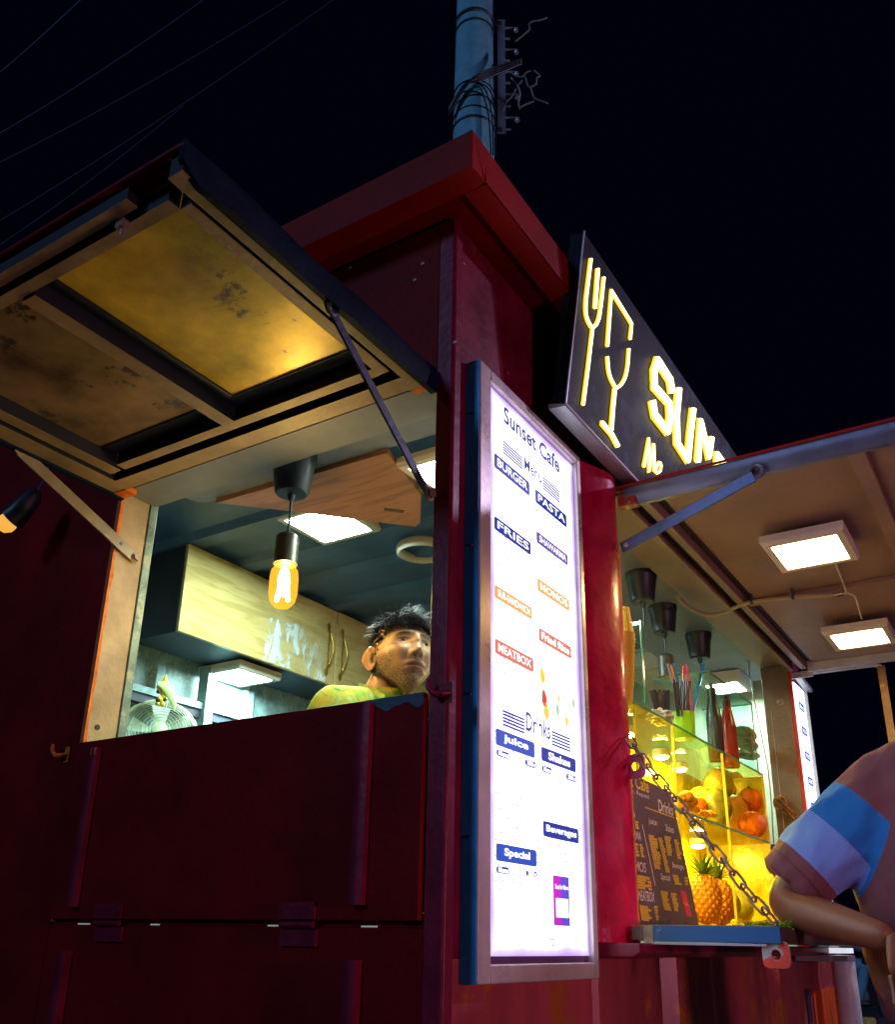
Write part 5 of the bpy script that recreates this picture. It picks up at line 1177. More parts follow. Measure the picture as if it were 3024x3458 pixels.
def fruit(name, label, cat, px, py, rpx, xf, mt, sx=1.0, sz=1.0, tilt=0, group=None, disp=None, stem=True):
    c = at(px, py, 'x', xf); dd = (c-Vector(CP)).length; r_ = rpx*dd/FPX*1.02
    S_ = thing(name, label, cat, group); m = MB(); m.ell(c, (r_*sx, r_*sx, r_*sz), 28, 18, q=Matrix.Rotation(R(tilt), 3, Vector((.8, .5, 0))).to_quaternion(), disp=disp); obj('flesh', m, mt, S_, smooth=True)
    if stem: m = MB(); tp = c + Matrix.Rotation(R(tilt), 3, Vector((.8, .5, 0))) @ Vector((0, 0, r_*sz*.97)); m.tube([tp, tp+Vector((.002, 0, .010))], [.005, .003], 8); obj('stem', m, mat('fruit_stem', (.12, .09, .03), .7), S_, smooth=True)
    rebase(S_, c-Vector((0, 0, r_*sz)))
GRN = mat('papaya_green', (.30, .30, .04), .4, var=.5, scale=9, bump=.05, wear_glint=(.60, .30, .03), wear_glint_amt=.52, wear_glint_scale=6)
MNG = mat('mango_skin', (.50, .22, .03), .4, var=.4, scale=9, bump=.04, wear_glint=(.22, .30, .04), wear_glint_amt=.52, wear_glint_scale=7)
ORA = mat('orange_peel', (.75, .17, .01), .45, var=.12, scale=20, bump=.2, bscale=180)
def seg_(d): return 1-.05*abs(math.sin(math.atan2(d.y, d.x)*5))
fruit('papaya', 'large green papaya on top of the fruit heap', 'papaya', *C4(970, 250), 46, -.17, GRN, 1.0, 1.12, 25, 'papayas on the glass shelf')
fruit('mango', 'tall orange mango beside the upper papaya', 'mango', *C4(1105, 285), 40, -.20, MNG, .95, 1.45, -12)
fruit('papaya', 'large papaya in front at the bottom of the heap', 'papaya', *C4(960, 450), 46, -.14, GRN, .95, 1.25, -10, 'papayas on the glass shelf')
fruit('papaya', 'ripening papaya leaning right behind the front one', 'papaya', *C4(1110, 505), 44, -.17, MNG, .95, 1.30, 12, 'papayas on the glass shelf')
fruit('green_melon', 'flat green melon behind the ginger', 'melon', *C4(820, 355), 38, -.24, mat('melon_green', (.30, .42, .04), .4, var=.3), 1.1, .8, 0)
fruit('orange', 'big orange fruit higher on the right end of the shelf', 'orange', *C4(1235, 400), 36, -.12, ORA, 1.0, 1.15, 0, 'orange fruits at the shelf end', seg_)
fruit('orange', 'big orange fruit lower on the right end of the shelf', 'orange', *C4(1260, 600), 40, -.09, ORA, 1.05, 1.05, 0, 'orange fruits at the shelf end', seg_)
fruit('orange', 'small round orange behind the ginger root', 'orange', *C4(795, 430), 26, -.20, ORA, 1, 1, 0)
S = thing('ginger_root', 'knobbly orange ginger root lying at the left of the fruit heap', 'ginger'); m = MB(); GI = mat('ginger_skin', (.62, .28, .05), .6, var=.25, scale=20, bump=.3)
for px, py, r_ in ((640, 380, .022), (690, 370, .030), (700, 440, .026), (650, 430, .020), (770, 470, .017), (810, 500, .016), (850, 505, .017), (895, 505, .016), (925, 515, .014), (740, 400, .024)):
    m.ell(at(*C4(px, py), 'x', -.13), (r_, r_*1.1, r_*.9), 14, 10, disp=lambda d: 1+.10*mnoise.noise(d*4))
obj('root', m, GI, S, smooth=True); rebase(S, at(*C4(760, 500), 'x', -.13))
# pineapple
S = thing('pineapple', 'ripe pineapple with its leafy crown on the bottom of the case', 'pineapple'); pc = at(*C4(850, 1240), 'x', -.16); dd = (pc-Vector(CP)).length; pr_ = 84*.39*1.05*dd/FPX*1.0
PIN = mat('pineapple_eye', (.62, .24, .03), .5, var=.25, scale=20, bump=.1); pr_ = .062; ph_ = .095
m = MB(); m.ell(pc, (pr_, pr_, ph_), 24, 16); obj('core', m, mat('pineapple_skin', (.40, .16, .02), .5), S, smooth=True)
em = MB(); em.add([(0, -1, 0), (.8, 0, 0), (0, 1, 0), (-.8, 0, 0), (0, 0, .45), (-.0, .0, .45)], [(0, 1, 4), (1, 2, 4), (2, 3, 4), (3, 0, 4)]); eme = em.mesh('eye_scale', PIN)
for i in range(11):
    t = -.82+1.64*i/10; rr = math.sqrt(1-t*t)
    for k in range(13):
        a = 2*math.pi*(k+.5*(i % 2))/13; nrm = Vector((rr*math.cos(a)/pr_, rr*math.sin(a)/pr_, t/ph_)).normalized(); p = pc+Vector((pr_*rr*math.cos(a), pr_*rr*math.sin(a), ph_*t))
        tz = (Vector((0, 0, 1))-nrm*nrm.z).normalized(); tx = tz.cross(nrm); o = bpy.data.objects.new('eye_scale', eme); COL.objects.link(o); o.parent = S; s1 = .0135*max(.5, rr)
        o.matrix_local = Matrix(((tx.x*s1, tz.x*.0125, nrm.x*.013, p.x), (tx.y*s1, tz.y*.0125, nrm.y*.013, p.y), (tx.z*s1, tz.z*.0125, nrm.z*.013, p.z), (0, 0, 0, 1)))
random.seed(9)
def blade(base, dirv, Ln, wd, droop, n=6):
    vs = []; x = Vector(base); d = Vector(dirv).normalized(); sd_ = d.cross(Vector((0, 0, 1))); sd_ = sd_.normalized() if sd_.length > .1 else Vector((1, 0, 0))
    for i in range(n+1):
        w_ = wd*(1-(i/n)**1.6)+.0004; vs += [x-sd_*w_, x+Vector((0, 0, -w_*.35)), x+sd_*w_]; x = x+d*Ln/n; d = (d+Vector((0, 0, -droop/n))).normalized()
    fs = []
    for i in range(n): fs += [(3*i, 3*i+1, 3*i+4, 3*i+3), (3*i+1, 3*i+2, 3*i+5, 3*i+4)]
    return vs, fs
PLF = mat('pineapple_leaf', (.12, .22, .05), .5, var=.3, scale=20)
for i in range(34):
    a = i*2.4; e = .25+1.15*(i/34); m = MB(); m.add(*blade(pc+Vector((.012*math.cos(a), .012*math.sin(a), ph_*.93+.02*i/34)), (math.cos(a), math.sin(a), e*1.6), .07+.03*random.random(), .0075, .8)); obj('leaf', m, PLF, S, smooth=True)
rebase(S, pc-Vector((0, 0, ph_)))
for px, py, lab, mt_ in ((1060, 1290, 'dim green fruit beside the pineapple', GRN), (1170, 1290, 'second green fruit right of the pineapple', GRN)):
    fruit('papaya', lab, 'papaya', *C4(px, py), 34, -.20, mt_, 1, 1.25, 0, 'green fruits on the case floor')
PA = [o for o in COL.objects if o.parent is None and o.name.startswith('pineapple')][0]
P2 = copy_tree(PA); P2.location = PA.location + Vector((-.03, .27, 0)); P2.rotation_euler = (0, 0, 1.1); P2['label'] = 'second pineapple farther back in the case behind the green fruit'; PA['group'] = P2['group'] = 'pineapples on the case floor'
MG = [o for o in COL.objects if o.parent is None and o.name.startswith('mango')][0]
for dv, lab in (((-.08, .06, -.09), 'mango at the back of the fruit heap beside the uprights'), ((-.05, .42, -.42), 'mango lying at the far end of the case floor'), ((-.07, -.12, -.10), 'mango half hidden behind the ginger root')):
    c_ = copy_tree(MG); c_.location = MG.location + Vector(dv); c_['label'] = lab; c_['group'] = 'mangoes in the display case'
MG['group'] = 'mangoes in the display case'
# straws in the green cup, stirrers, bottles, cups
xs = -.11
S = thing('straw_cup', 'lime green cup full of coloured drinking straws', 'cup of straws')
p0 = at(*C3(770, 930), 'x', xs); p1 = at(*C3(780, 1150), 'x', xs); rc = 110*.33482*(p0-Vector(CP)).length/FPX
cb = Vector((xs, p0.y, 1.842)); ct = p0.z+.005
m = MB(); m.lathe([(rc*.92, 0), (rc, ct-cb.z), (rc*.95, ct-cb.z), (rc*.86, .006)], cb, 32); obj('cup', m, mat('lime_plastic', (.28, .70, .01), .35, var=.05, bump=0), S, smooth=True)
random.seed(4)
def straw(px, py, qx, qy, col, r_=.0035, off=0):
    m = MB(); a = at(*C3(px, py), 'x', xs+off); b = at(*C3(qx, qy), 'x', xs+off); b.z = max(b.z, 1.85); m.tube([a, a.lerp(b, .5), b], r_, 8); return obj('straw', m, mat('straw_'+col[0], col[1], .3, var=.05, bump=0), S, smooth=True)
cblue = ('blue', (.01, .25, .75)); cred = ('red', (.75, .03, .04)); cpink = ('pink', (.85, .10, .22)); cor = ('orange', (.85, .22, .04)); cblk = ('black', (.05, .035, .05)); cpale = ('pale_blue', (.35, .45, .75))
straw(975, 420, 865, 960, cblue, .0052, .01); straw(672, 420, 722, 600, cblue, .0045); straw(612, 425, 665, 610, cpale, .0045, .01); straw(650, 430, 690, 620, cor, .0045, -.01); straw(772, 450, 775, 600, cred, .004); straw(798, 430, 822, 620, cpink, .0052, .01); straw(815, 500, 855, 930, cpink, .0045)
for i in range(14):
    px = 672+i*13+random.uniform(-5, 5); straw(px, 590+random.uniform(-12, 25), 715+i*9, 950, cblk, .0032, random.uniform(-.02, .02))
rebase(S, cb)
S = thing('stirrer_bunch', 'bunch of black straws standing behind the lime cup', 'straws'); m = None; BKS = mat('straw_black', (.05, .035, .05), .3)
for i in range(12):
    a = at(*C3(440+i*17, 690+random.uniform(-15, 20)), 'x', -.19); b = at(*C3(500+i*12, 930), 'x', -.19); m = MB(); m.tube([a, b], .0034, 6); obj('straw', m, BKS, S, smooth=True)
rebase(S, (-.19, a.y, 1.84))
S = thing('crumpled_napkin', 'crumpled white napkin on the glass top', 'napkin'); m = MB(); c = at(*C3(545, 960), 'x', -.10); c.z = 1.868
m.ell(c, (.045, .055, .026), 30, 20, disp=lambda d: 1+.35*mnoise.noise(d*3.5)+.2*mnoise.noise(d*8)); obj('paper', m, mat('tissue', (.75, .70, .62), .8), S, smooth=False); rebase(S, c)
S = thing('paper_cup_stack', 'tall stack of yellow paper cups behind the crimson post', 'paper cups'); CUP = mat('yellow_paper', (.95, .66, .05), .5, var=.08)
cx_, cy_ = -.02, 1.02; z = 1.838
for i in range(14):
    m = MB(); m.lathe([(.030, z-.05), (.0365, z+.006), (.038, z+.008), (.0385, z+.011), (.0365, z+.012), (.030, z-.045)], (cx_+.0006*i, cy_+.001*i, 0), 26); obj('cup', m, CUP, S, smooth=True); z += .0125
m = MB(); m.lathe([(.036, z), (.028, z+.055), (.025, z+.085)], (cx_+.008, cy_+.012, 0), 26); obj('upside_down_cup', m, mat('printed_yellow_paper', (.95, .66, .05), .5, wear_glint=(.1, .08, .05), wear_glint_amt=.6, wear_glint_scale=60), S, smooth=True)
rebase(S, (cx_, cy_, 1.79))
m = MB(); m.box((-.08, .96, 1.768), (.03, 1.10, 1.782)); m.box((-.078, .99, 1.150), (-.066, 1.0, 1.767)); tag(obj('cup_shelf', m, GL), 'small glass shelf under the stack of yellow cups', 'shelf')
def bottle(label, px, py0, py1, xx, mt, r_, capm, group='sauce bottles in the upper glass case'):
    S_ = thing('sauce_bottle', label, 'bottle', group); a = at(*C3(px, py0), 'x', xx); h = a.z-1.842
    m = MB(); m.lathe([(r_*.95, 0), (r_, .01), (r_, h*.55), (r_*.93, h*.60), (r_*.55, h*.82), (r_*.5, h*.84)], (xx, a.y, 1.842), 24); obj('body', m, mt, S_, smooth=True)
    m = MB(); m.lathe([(r_*.55, h*.84), (r_*.55, h*.93), (r_*.25, h*.95), (r_*.18, h)], (xx, a.y, 1.842), 20); obj('cap', m, capm, S_, smooth=True); rebase(S_, (xx, a.y, 1.842))
BRB = mat('brown_sauce', (.13, .05, .055), .25, var=.1, bump=0); RDB = mat('red_sauce', (.75, .05, .02), .25, var=.1, bump=0)
bottle('tall brown sauce bottle left of the red one', 1050, 620, 1240, -.14, BRB, .034, BRB)
bottle('red ketchup bottle behind the case edge', 1200, 745, 1340, -.13, RDB, .034, mat('red_cap', (.30, .03, .02), .3))
S = thing('snack_packets', 'pile of pale snack packets at the right end of the glass box', 'packets'); PK = mat('pale_packet', (.50, .55, .28), .35, var=.3, scale=20, wear_glint=(.15, .20, .40), wear_glint_amt=.62, wear_glint_scale=20)
for i, (px, py) in enumerate(((1400, 1130), (1420, 1240), (1440, 1345), (1330, 1330), (1380, 1190))):
    c = at(*C3(px, py), 'x', -.12-.03*(i % 3)); m = MB(); m.ell(c, (.05, .085, .020), 18, 10, q=Matrix.Rotation(R(-14+7*i), 3, 'X').to_quaternion(), disp=lambda d: 1+.08*mnoise.noise(d*5)); obj('packet', m, PK, S, smooth=True)
rebase(S, (-.13, 2.6, 1.842))
# white box, bag in the far corner
S = thing('white_foam_box', 'white foam box on a high shelf behind the pendant lamps', 'box')
m = MB(); a = at(2180, 2290, 'y', 3.2); b = at(2340, 2215, 'y', 3.2); m.box((a.x, 3.0, a.z+.01), (b.x+.05, 3.3, b.z)); obj('box', m, mat('foam_white', (.70, .68, .55), .7), S, bevel=.006)
m = MB(); m.box((a.x-.008, 2.992, b.z+.001), (b.x+.058, 3.308, b.z+.020)); obj('lid', m, mat('foam_white'[:10], (.7, .68, .55), .7), S, bevel=.004); rebase(S, (a.x, 3.15, a.z))
S = thing('cloth_bag', 'crumpled beige cloth bag on top of the white foam box', 'bag'); c = Vector(((a.x+b.x)/2-.02, 3.14, b.z+.055)); m = MB(); m.ell(c, (.16, .14, .045), 26, 16, disp=lambda d: 1+.3*mnoise.noise(d*2.5)); obj('bag', m, mat('beige_cloth', (.40, .34, .24), .8), S, smooth=True)
m = MB(); m.tube([c+Vector((-.1, -.12, .02)), c+Vector((.0, -.15, .045)), c+Vector((.1, -.12, .0)), c+Vector((.2, -.1, -.03))], .008, 8); obj('strap', m, BLACKP, S, smooth=True); rebase(S, c-Vector((0, 0, .04)))
m = MB(); m.box((a.x-.05, 2.95, a.z-.02), (b.x+.12, 3.35, a.z-.002)); m.box((a.x-.05, 3.352, a.z-.02), (b.x+.12, 3.54, a.z-.002)); tag(obj('high_shelf', m, mat('shelf_cream', (.5, .42, .28), .5)), 'cream high shelf at the back that carries the foam box', 'shelf')
# menu card
S = thing('menu_card', 'brown standing menu card with yellow print leaning on the display case', 'menu card')
XC = .012; yr0 = at(2268, 2676, 'x', XC); yr1 = at(2363, 3120, 'x', XC)
zt, zb = yr0.z, 1.151; yR = (yr0.y+yr1.y)/2; yR0, yR1 = yr0.y, yr1.y; yL = .955
m = MB(); m.prism([(yL, zb), (yR1, zb), (yR0, zt), (yL-.02, zt+.012)], XC-.006, XC, axis='x'); CARD = mat('card_brown', (.105, .060, .055), .6, var=.08, bump=.02); obj('card', m, CARD, S)
CY = emit('card_yellow_print', (.9, .62, .05), .35); CWH = emit('card_white_print', (.9, .75, .62), .28)
CY = mat('card_yellow_ink', (.85, .55, .03), .6, bump=0, var=.02); CWH = mat('card_pale_ink', (.85, .72, .62), .6, bump=0, var=.02)
def ct_(txt, p0, p1, h, mt, bold=.02):
    a = at(*C4(*p0), 'x', XC); b = at(*C4(*p1), 'x', XC); text_on('lettering', txt, (XC+.0006, a.y, (a.z+b.z)/2), (0, 1, 0), (0, 0, 1), b.y-a.y, h, mt, S, bold=bold)
ct_('Sunset Cafe', (40, 240), (362, 300), .040, CY, .02); ct_('Eat. Drink. Repeat', (60, 310), (364, 365), .017, CWH, .0)
ct_('Drinks', (447, 485), (575, 525), .036, CWH, .015); ct_('PASTA', (110, 505), (243, 530), .024, CWH, .02); ct_('juice', (362, 605), (433, 625), .022, CWH, .01); ct_('Shakes', (507, 655), (577, 675), .022, CWH, .01)
ct_('SHAWARMA', (130, 712), (294, 728), .024, CWH, .01); ct_('MOMOS', (170, 995), (338, 1010), .028, CWH, .01); ct_('Special', (467, 1092), (548, 1102), .024, CWH, .01); ct_('Beverages', (567, 985), (664, 1005), .022, CWH, .01); ct_('MEATBOX', (272, 1258), (412, 1268), .028, CWH, .01)
def cl_(p0, p1, th, mt):
    a = at(*C4(*p0), 'x', XC+.0005); b = at(*C4(*p1), 'x', XC+.0005); m = MB(); m.bar(a, b, .0006, th, up=(0, .3, 1)); obj('printed_rule', m, mt, S)
cl_((330, 448), (582, 540), .003, CY); cl_((308, 600), (420, 1125), .004, CWH)
random.seed(6); m = MB()
def dashes(x0, y0, x1, y1, n, w0, slant=0):
    for i in range(n):
        t = i/max(1, n-1); px = x0+(x1-x0)*t; py = y0+(y1-y0)*t; L1 = w0*random.uniform(.65, 1.05)
        a = at(*C4(px, py), 'x', XC+.0005); b = at(*C4(px+L1, py+L1*.16), 'x', XC+.0005)
        nn = max(2, int((b.y-a.y)/.0045))
        for k in range(nn):
            u_ = a.lerp(b, k/nn); m.box((XC+.0003, u_.y, u_.z-.0034), (XC+.0009, u_.y+(b.y-a.y)/nn*.78, u_.z+random.uniform(.0022, .0044)))
dashes(245, 575, 250, 625, 3, 30); dashes(240, 770, 245, 860, 4, 38); dashes(285, 775, 300, 870, 5, 28); dashes(258, 1045, 265, 1140, 5, 100); dashes(350, 1065, 362, 1155, 4, 30); dashes(285, 1305, 300, 1415, 6, 95); dashes(408, 1310, 428, 1415, 5, 34)
dashes(360, 695, 415, 970, 13, 72); dashes(447, 718, 510, 1000, 14, 42); dashes(500, 705, 525, 855, 8, 55); dashes(583, 735, 612, 885, 8, 42); dashes(570, 1040, 590, 1105, 4, 65); dashes(672, 1060, 680, 1110, 3, 26); dashes(465, 1180, 495, 1325, 8, 62); dashes(555, 1195, 585, 1335, 8, 48)
obj('price_lines', m, CY, S, kind='stuff')
a = at(*C4(628, 1160), 'x', XC); b = at(*C4(735, 1395), 'x', XC); m = MB(); m.prism([(a.y, a.z), (a.y+.055, a.z-.003), (b.y, b.z), (b.y-.05, b.z)], XC+.0003, XC+.0009, axis='x'); pk = obj('red_sticker', m, mat('card_red', (.75, .03, .06), .5), S)
m = MB(); m.prism([(a.y+.012, a.z-.035), (a.y+.05, a.z-.037), (b.y-.010, b.z+.030), (b.y-.045, b.z+.030)], XC+.0010, XC+.0014, axis='x'); obj('blank_code', m, mat('card_pink', (.8, .25, .22), .5), pk)
rebase(S, (XC, 1.2, 1.15))
# artificial grass tuft on the counter
random.seed(12); m = MB(); gc = at(2650, 3120, 'y', .88)
for i in range(420):
    a = random.uniform(0, 2*math.pi); px = random.gauss(0, 1)
    base = Vector((.40+random.uniform(-.10, .028), .86+abs(random.gauss(0, .10)), 1.147)); el_ = random.uniform(.1, 1.3)
    m.add(*blade(base, (math.cos(a), math.sin(a), el_), random.uniform(.018, .045), .0011, 1.1, 4))
tag(obj('grass_tuft', m, mat('plastic_grass', (.12, .42, .02), .4, var=.4, scale=30, bump=0), kind='stuff'), 'bright green artificial grass tuft on the near counter corner', 'grass')
m = MB()
for i in range(40):
    base = Vector((.10+random.uniform(-.03, .10), .83, 1.150)); a = random.uniform(0, 6.28); m.add(*blade(base, (math.cos(a), math.sin(a)*.3, 1.0), random.uniform(.008, .016), .001, .9, 3))
tag(obj('grass_tuft', m, mat('plastic_grass_dull', (.10, .16, .05), .5)), 'small dull grass sprigs below the brown menu card', 'grass')
S = thing('water_bottle', 'clear water bottle with a blue cap between display case and jamb', 'bottle'); c = at(2613, 2860, 'y', 2.86)
m = MB(); m.lathe([(.018, 1.1445), (.020, 1.15), (.020, c.z-.07), (.013, c.z-.03), (.012, c.z-.012)], (c.x, 2.86, 0), 18); obj('body', m, mat('milky_plastic', (.55, .58, .50), .3), S, smooth=True)
m = MB(); m.lathe([(.015, c.z-.011), (.015, c.z+.012)], (c.x, 2.86, 0), 18); obj('cap', m, mat('blue_cap', (.01, .06, .55), .35), S, smooth=True); rebase(S, (c.x, 2.86, 1.145))
m = MB(); m.tube(cr([at(2530, 2130, 'y', 3.0), at(2530, 2250, 'y', 3.0), at(2542, 2330, 'y', 2.95), at(2580, 2520, 'y', 2.9), at(2600, 2640, 'y', 2.9), at(2618, 2900, 'y', 2.9)]), .0028, 6); m.ell(at(2522, 2225, 'y', 3.0), (.006, .006, .018), 8, 6)
tag(obj('hanging_wire', m, mat('grey_wire', (.30, .28, .24), .5), smooth=True), 'thin grey wire hanging down beside the far jamb', 'wire')

# ================================================================== FAR LIGHTBOX ON THE SAME WALL
S = thing('far_menu_lightbox', 'second backlit white menu seen edge-on past the far jamb', 'menu sign')
m = MB(); m.box((.002, 3.108, 1.10), (.030, 3.345, 2.40)); obj('case', m, DSTEEL, S)
m = MB(); m.box((.031, 3.11, 1.12), (.060, 3.328, 2.345)); obj('lit_panel', m, emit('far_menu_light', (.85, .92, 1.0), 2.0), S)
m = MB(); m.box((.031, 3.330, 1.10), (.075, 3.342, 2.40)); m.bar((.085, 3.09, 2.37), (.085, 3.35, 2.35), .03, .02); obj('frame_side', m, GREYMET, S)
for k in range(6):
    z = 2.25-.125*k; m = MB()
    if k % 1 == 0: m.box((.0605, 3.17, z-.03), (.0612, 3.28, z+.01))
    o = obj('menu_heading', m, BLUE2, S)
    text_on('lettering', ('Menu', 'PASTA', 'FRIES', 'MOMOS', 'juice', 'Shakes')[k], (.0616, 3.185, z-.022), (0, 1, 0), (0, 0, 1), .08, .022, WHT, o, bold=.01)
rebase(S, (.03, 3.2, 1.1))
S = thing('awning_prop', 'rusty yellow stained upright prop at the far end of the awning', 'post')
a = at(2972, 2252, 'y', 3.09); m = MB(); m.box((a.x-.012, 3.088, .12), (a.x+.022, 3.098, a.z+.005)); obj('bar', m, mat('yellow_rust', (.28, .17, .07), .6, var=.3, scale=8, wear_glint=(.65, .42, .03), wear_glint_amt=.58, wear_glint_scale=16), S, bevel=.001); rebase(S, (a.x, 3.09, .12))
# pipe and small box by the far lower corner
m = MB(); m.lathe([(.052, .12), (.052, 1.045)], (.115, 3.17, 0), 24); tag(obj('drain_pipe', m, mat('bluish_pvc', (.66, .80, .95), .4), smooth=True), 'pale bluish pipe standing at the far lower corner of the kiosk', 'pipe')
S = thing('wall_box', 'white box on a grey bracket below the far end of the counter', 'box')
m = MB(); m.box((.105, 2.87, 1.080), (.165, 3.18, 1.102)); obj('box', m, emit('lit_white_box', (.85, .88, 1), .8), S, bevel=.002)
m = MB(); m.box((.02, 2.69, 1.048), (.165, 3.2, 1.072)); obj('bracket', m, GREYMET, S, bevel=.002); rebase(S, (.1, 3.0, 1.05))

# ================================================================== UTILITY POLE, CABLES, WIRES
S = thing('utility_pole', 'pale concrete utility pole with bracket rack rising behind the roof corner', 'utility pole')
YP = 3.95
pA = at(1612, 60, 'y', YP); pB = at(1592, 430, 'y', YP); dd = (pA-Vector(CP)).length
px_, py_ = (pA.x+pB.x)/2, YP; rp = .185
m = MB(); m.lathe([(rp*1.22, 0), (rp*1.03, pB.z), (rp*.93, pA.z+1), (rp*.80, 15)], (px_, py_, 0), 40); obj('pole', m, CONC, S, smooth=True)
side = Vector((math.cos(AZ-math.pi/2), math.sin(AZ-math.pi/2), 0)); toc = Vector((-math.cos(AZ), -math.sin(AZ), 0))
def pp(px, py): return at(px, py, 'y', YP)
zb_ = pp(1665, 425).z; zt_ = pp(1688, 30).z
m = MB(); bc = Vector((px_, py_, 0))+side*(rp+.075)+toc*.03
m.bar(bc+Vector((0, 0, zb_)), bc+Vector((0, 0, zt_)), .075, .02, up=toc); rk = obj('rack_channel', m, mat('rack_steel', (.30, .36, .42), .4, .3), S)
for zz in (zb_+.03, zt_-.05):
    m = MB(); m.tube([Vector((px_, py_, zz))+Vector((rp*1.06*math.cos(2*math.pi*k/28), rp*1.06*math.sin(2*math.pi*k/28), .0)) for k in range(28)], .014, 6, closed=True, flat=.6); obj('clamp_band', m, DSTEEL, S, smooth=True)
    m = MB(); m.bar(Vector((px_, py_, zz))+side*(rp*.9)+toc*.03, bc+Vector((0, 0, zz)), .03, .05); obj('arm', m, DSTEEL, S)
for i in range(10):
    zz = zb_+.0+(zt_-zb_)*(i+.3)/10; m = MB(); p = bc+side*.035+Vector((0, 0, zz)); m.bar(p, p+side*(.12 if i % 2 else .05), .018, .010); 
    if i % 2: m.lathe([(.018, 0), (.022, .012), (.018, .04)], p+side*.11+Vector((0, 0, -.045)), 10)
    obj('bracket_arm', m, mat('pale_steel', (.55, .60, .62), .4, .4), S)
for zz, dz in ((pp(1590, 335).z, .0), (pp(1590, 385).z, .02), (pp(1590, 375).z, -.05), (pp(1590, 420).z, .0), (pp(1600, 125).z, 0)):
    m = MB(); m.tube([Vector((px_, py_, zz))+Vector((rp*1.04*math.cos(2*math.pi*k/32), rp*1.04*math.sin(2*math.pi*k/32), dz*math.sin(2*math.pi*k/32+1))) for k in range(32)], .007, 6, closed=True); obj('tie_wire', m, BLACKP, S, smooth=True)
rebase(S, (px_, py_, 0))
S = thing('service_cables', 'bundle of black cables running from the pole down behind the roof', 'cable')
p0 = Vector((px_, py_, pp(1590, 345).z))+toc*(rp+.03)
for i in range(4):
    m = MB(); m.tube(cr([p0+side*(rp+.25)+Vector((0, 0, .22+.02*i)), p0+side*.05+Vector((0, 0, .03*i)), p0-side*.10+Vector((0, 0, -.06-.02*i)), p0-side*(rp+.05)+Vector((0, 0, -.25-.03*i))-toc*.1]), .009, 6); obj('cable', m, BLACKP, S, smooth=True)
for i in range(3):
    m = MB(); q0 = p0-side*.02; m.tube(cr([q0, q0+side*(.08+.04*i)+Vector((0, 0, -.12)), q0+side*(.15+.03*i)+Vector((0, 0, -.45)), q0+side*(.17+.02*i)+Vector((0, 0, -.9))]), .007, 6); obj('cable', m, BLACKP, S, smooth=True)
rebase(S, p0)
S = thing('loose_wires', 'tangle of pale loose telephone wires beside the pole rack', 'wires'); PW = mat('pale_wire', (.30, .34, .32), .5)
E5 = g_(1500, 0, .29274)
for pts in (((770, 830), (830, 880), (900, 885), (960, 830), (1010, 820)), ((775, 900), (850, 990), (880, 1090), (860, 1190), (880, 1260)), ((630, 1340), (690, 1260), (720, 1180), (790, 1110), (830, 1030)), ((940, 880), (950, 930), (965, 985), (1000, 1010)), ((1000, 1010), (1065, 970), (1075, 900), (1110, 875), (1040, 815)), ((1000, 1010), (1020, 1080), (1050, 1140), (1120, 1165), (1200, 1195)), ((890, 1235), (960, 1200), (1040, 1170)), ((825, 480), (900, 420), (985, 345), (985, 290), (1010, 255), (1120, 235), (1195, 205)), ((910, 930), (860, 985))):
    m = MB(); m.tube(cr([at(*E5(*q), 'y', YP+.1+.02*i) for i, q in enumerate(pts)], 4), .008, 5); obj('wire', m, PW, S, smooth=True)
rebase(S, at(*E5(850, 900), 'y', YP))
WN = mat('overhead_wire', (.03, .04, .12), .6)
for i, (p, q) in enumerate((((0, 211), (245, 0)), ((0, 422), (660, 0)), ((0, 525), (945, 0)), ((0, 725), (1105, 0)), ((0, 800), (420, 500)))):
    a = at_d(p[0]-300, p[1]+300*(p[1]-q[1])/(q[0]-p[0]) if q[0] > p[0] else p[1], 16+i); b = at_d(q[0]+200, q[1]-200*(p[1]-q[1])/(q[0]-p[0]), 15+i)
    m = MB(); m.tube([a.lerp(b, t)-Vector((0, 0, .25*4*t*(1-t))) for t in np.linspace(0, 1, 16)], .009, 5)
    tag(obj('overhead_wire', m, WN, smooth=True), ('shortest overhead wire, nearest the upper left corner', 'second overhead wire from the upper left corner', 'middle one of the five overhead wires', 'longest overhead wire ending near the pole', 'lowest overhead wire, nearest the raised awning flap')[i], 'wire', 'overhead wires in the sky')

# ================================================================== STREET BEHIND: KERB, RIDER
m = MB(); kd = 13.0; kc = at_d(2960, 3400, kd); dirk = Vector((.97, .25, 0)).normalized(); nk = Vector((-dirk.y, dirk.x, 0))
YK = mat('kerb_yellow', (.42, .36, .06), .8, var=.3, scale=12, bump=.2); BKK = mat('kerb_black', (.02, .03, .04), .8, var=.2)
S = bpy.data.objects.new('kerb', None); COL.objects.link(S); S['kind'] = 'structure'; S['label'] = 'yellow and black painted median kerb'
k0 = at_d(2862, 3400, kd); k0.z = 0; stp = .30
for i in range(-9, 10):
    a = k0+dirk*(i*stp); m = MB(); m.bar(a+Vector((0, 0, .17)), a+dirk*(stp-.006)+Vector((0, 0, .17)), .22, .34, up=(0, 0, 1)); obj('kerb_stone', m, YK if i % 2 == 0 else BKK, S, bevel=.01)
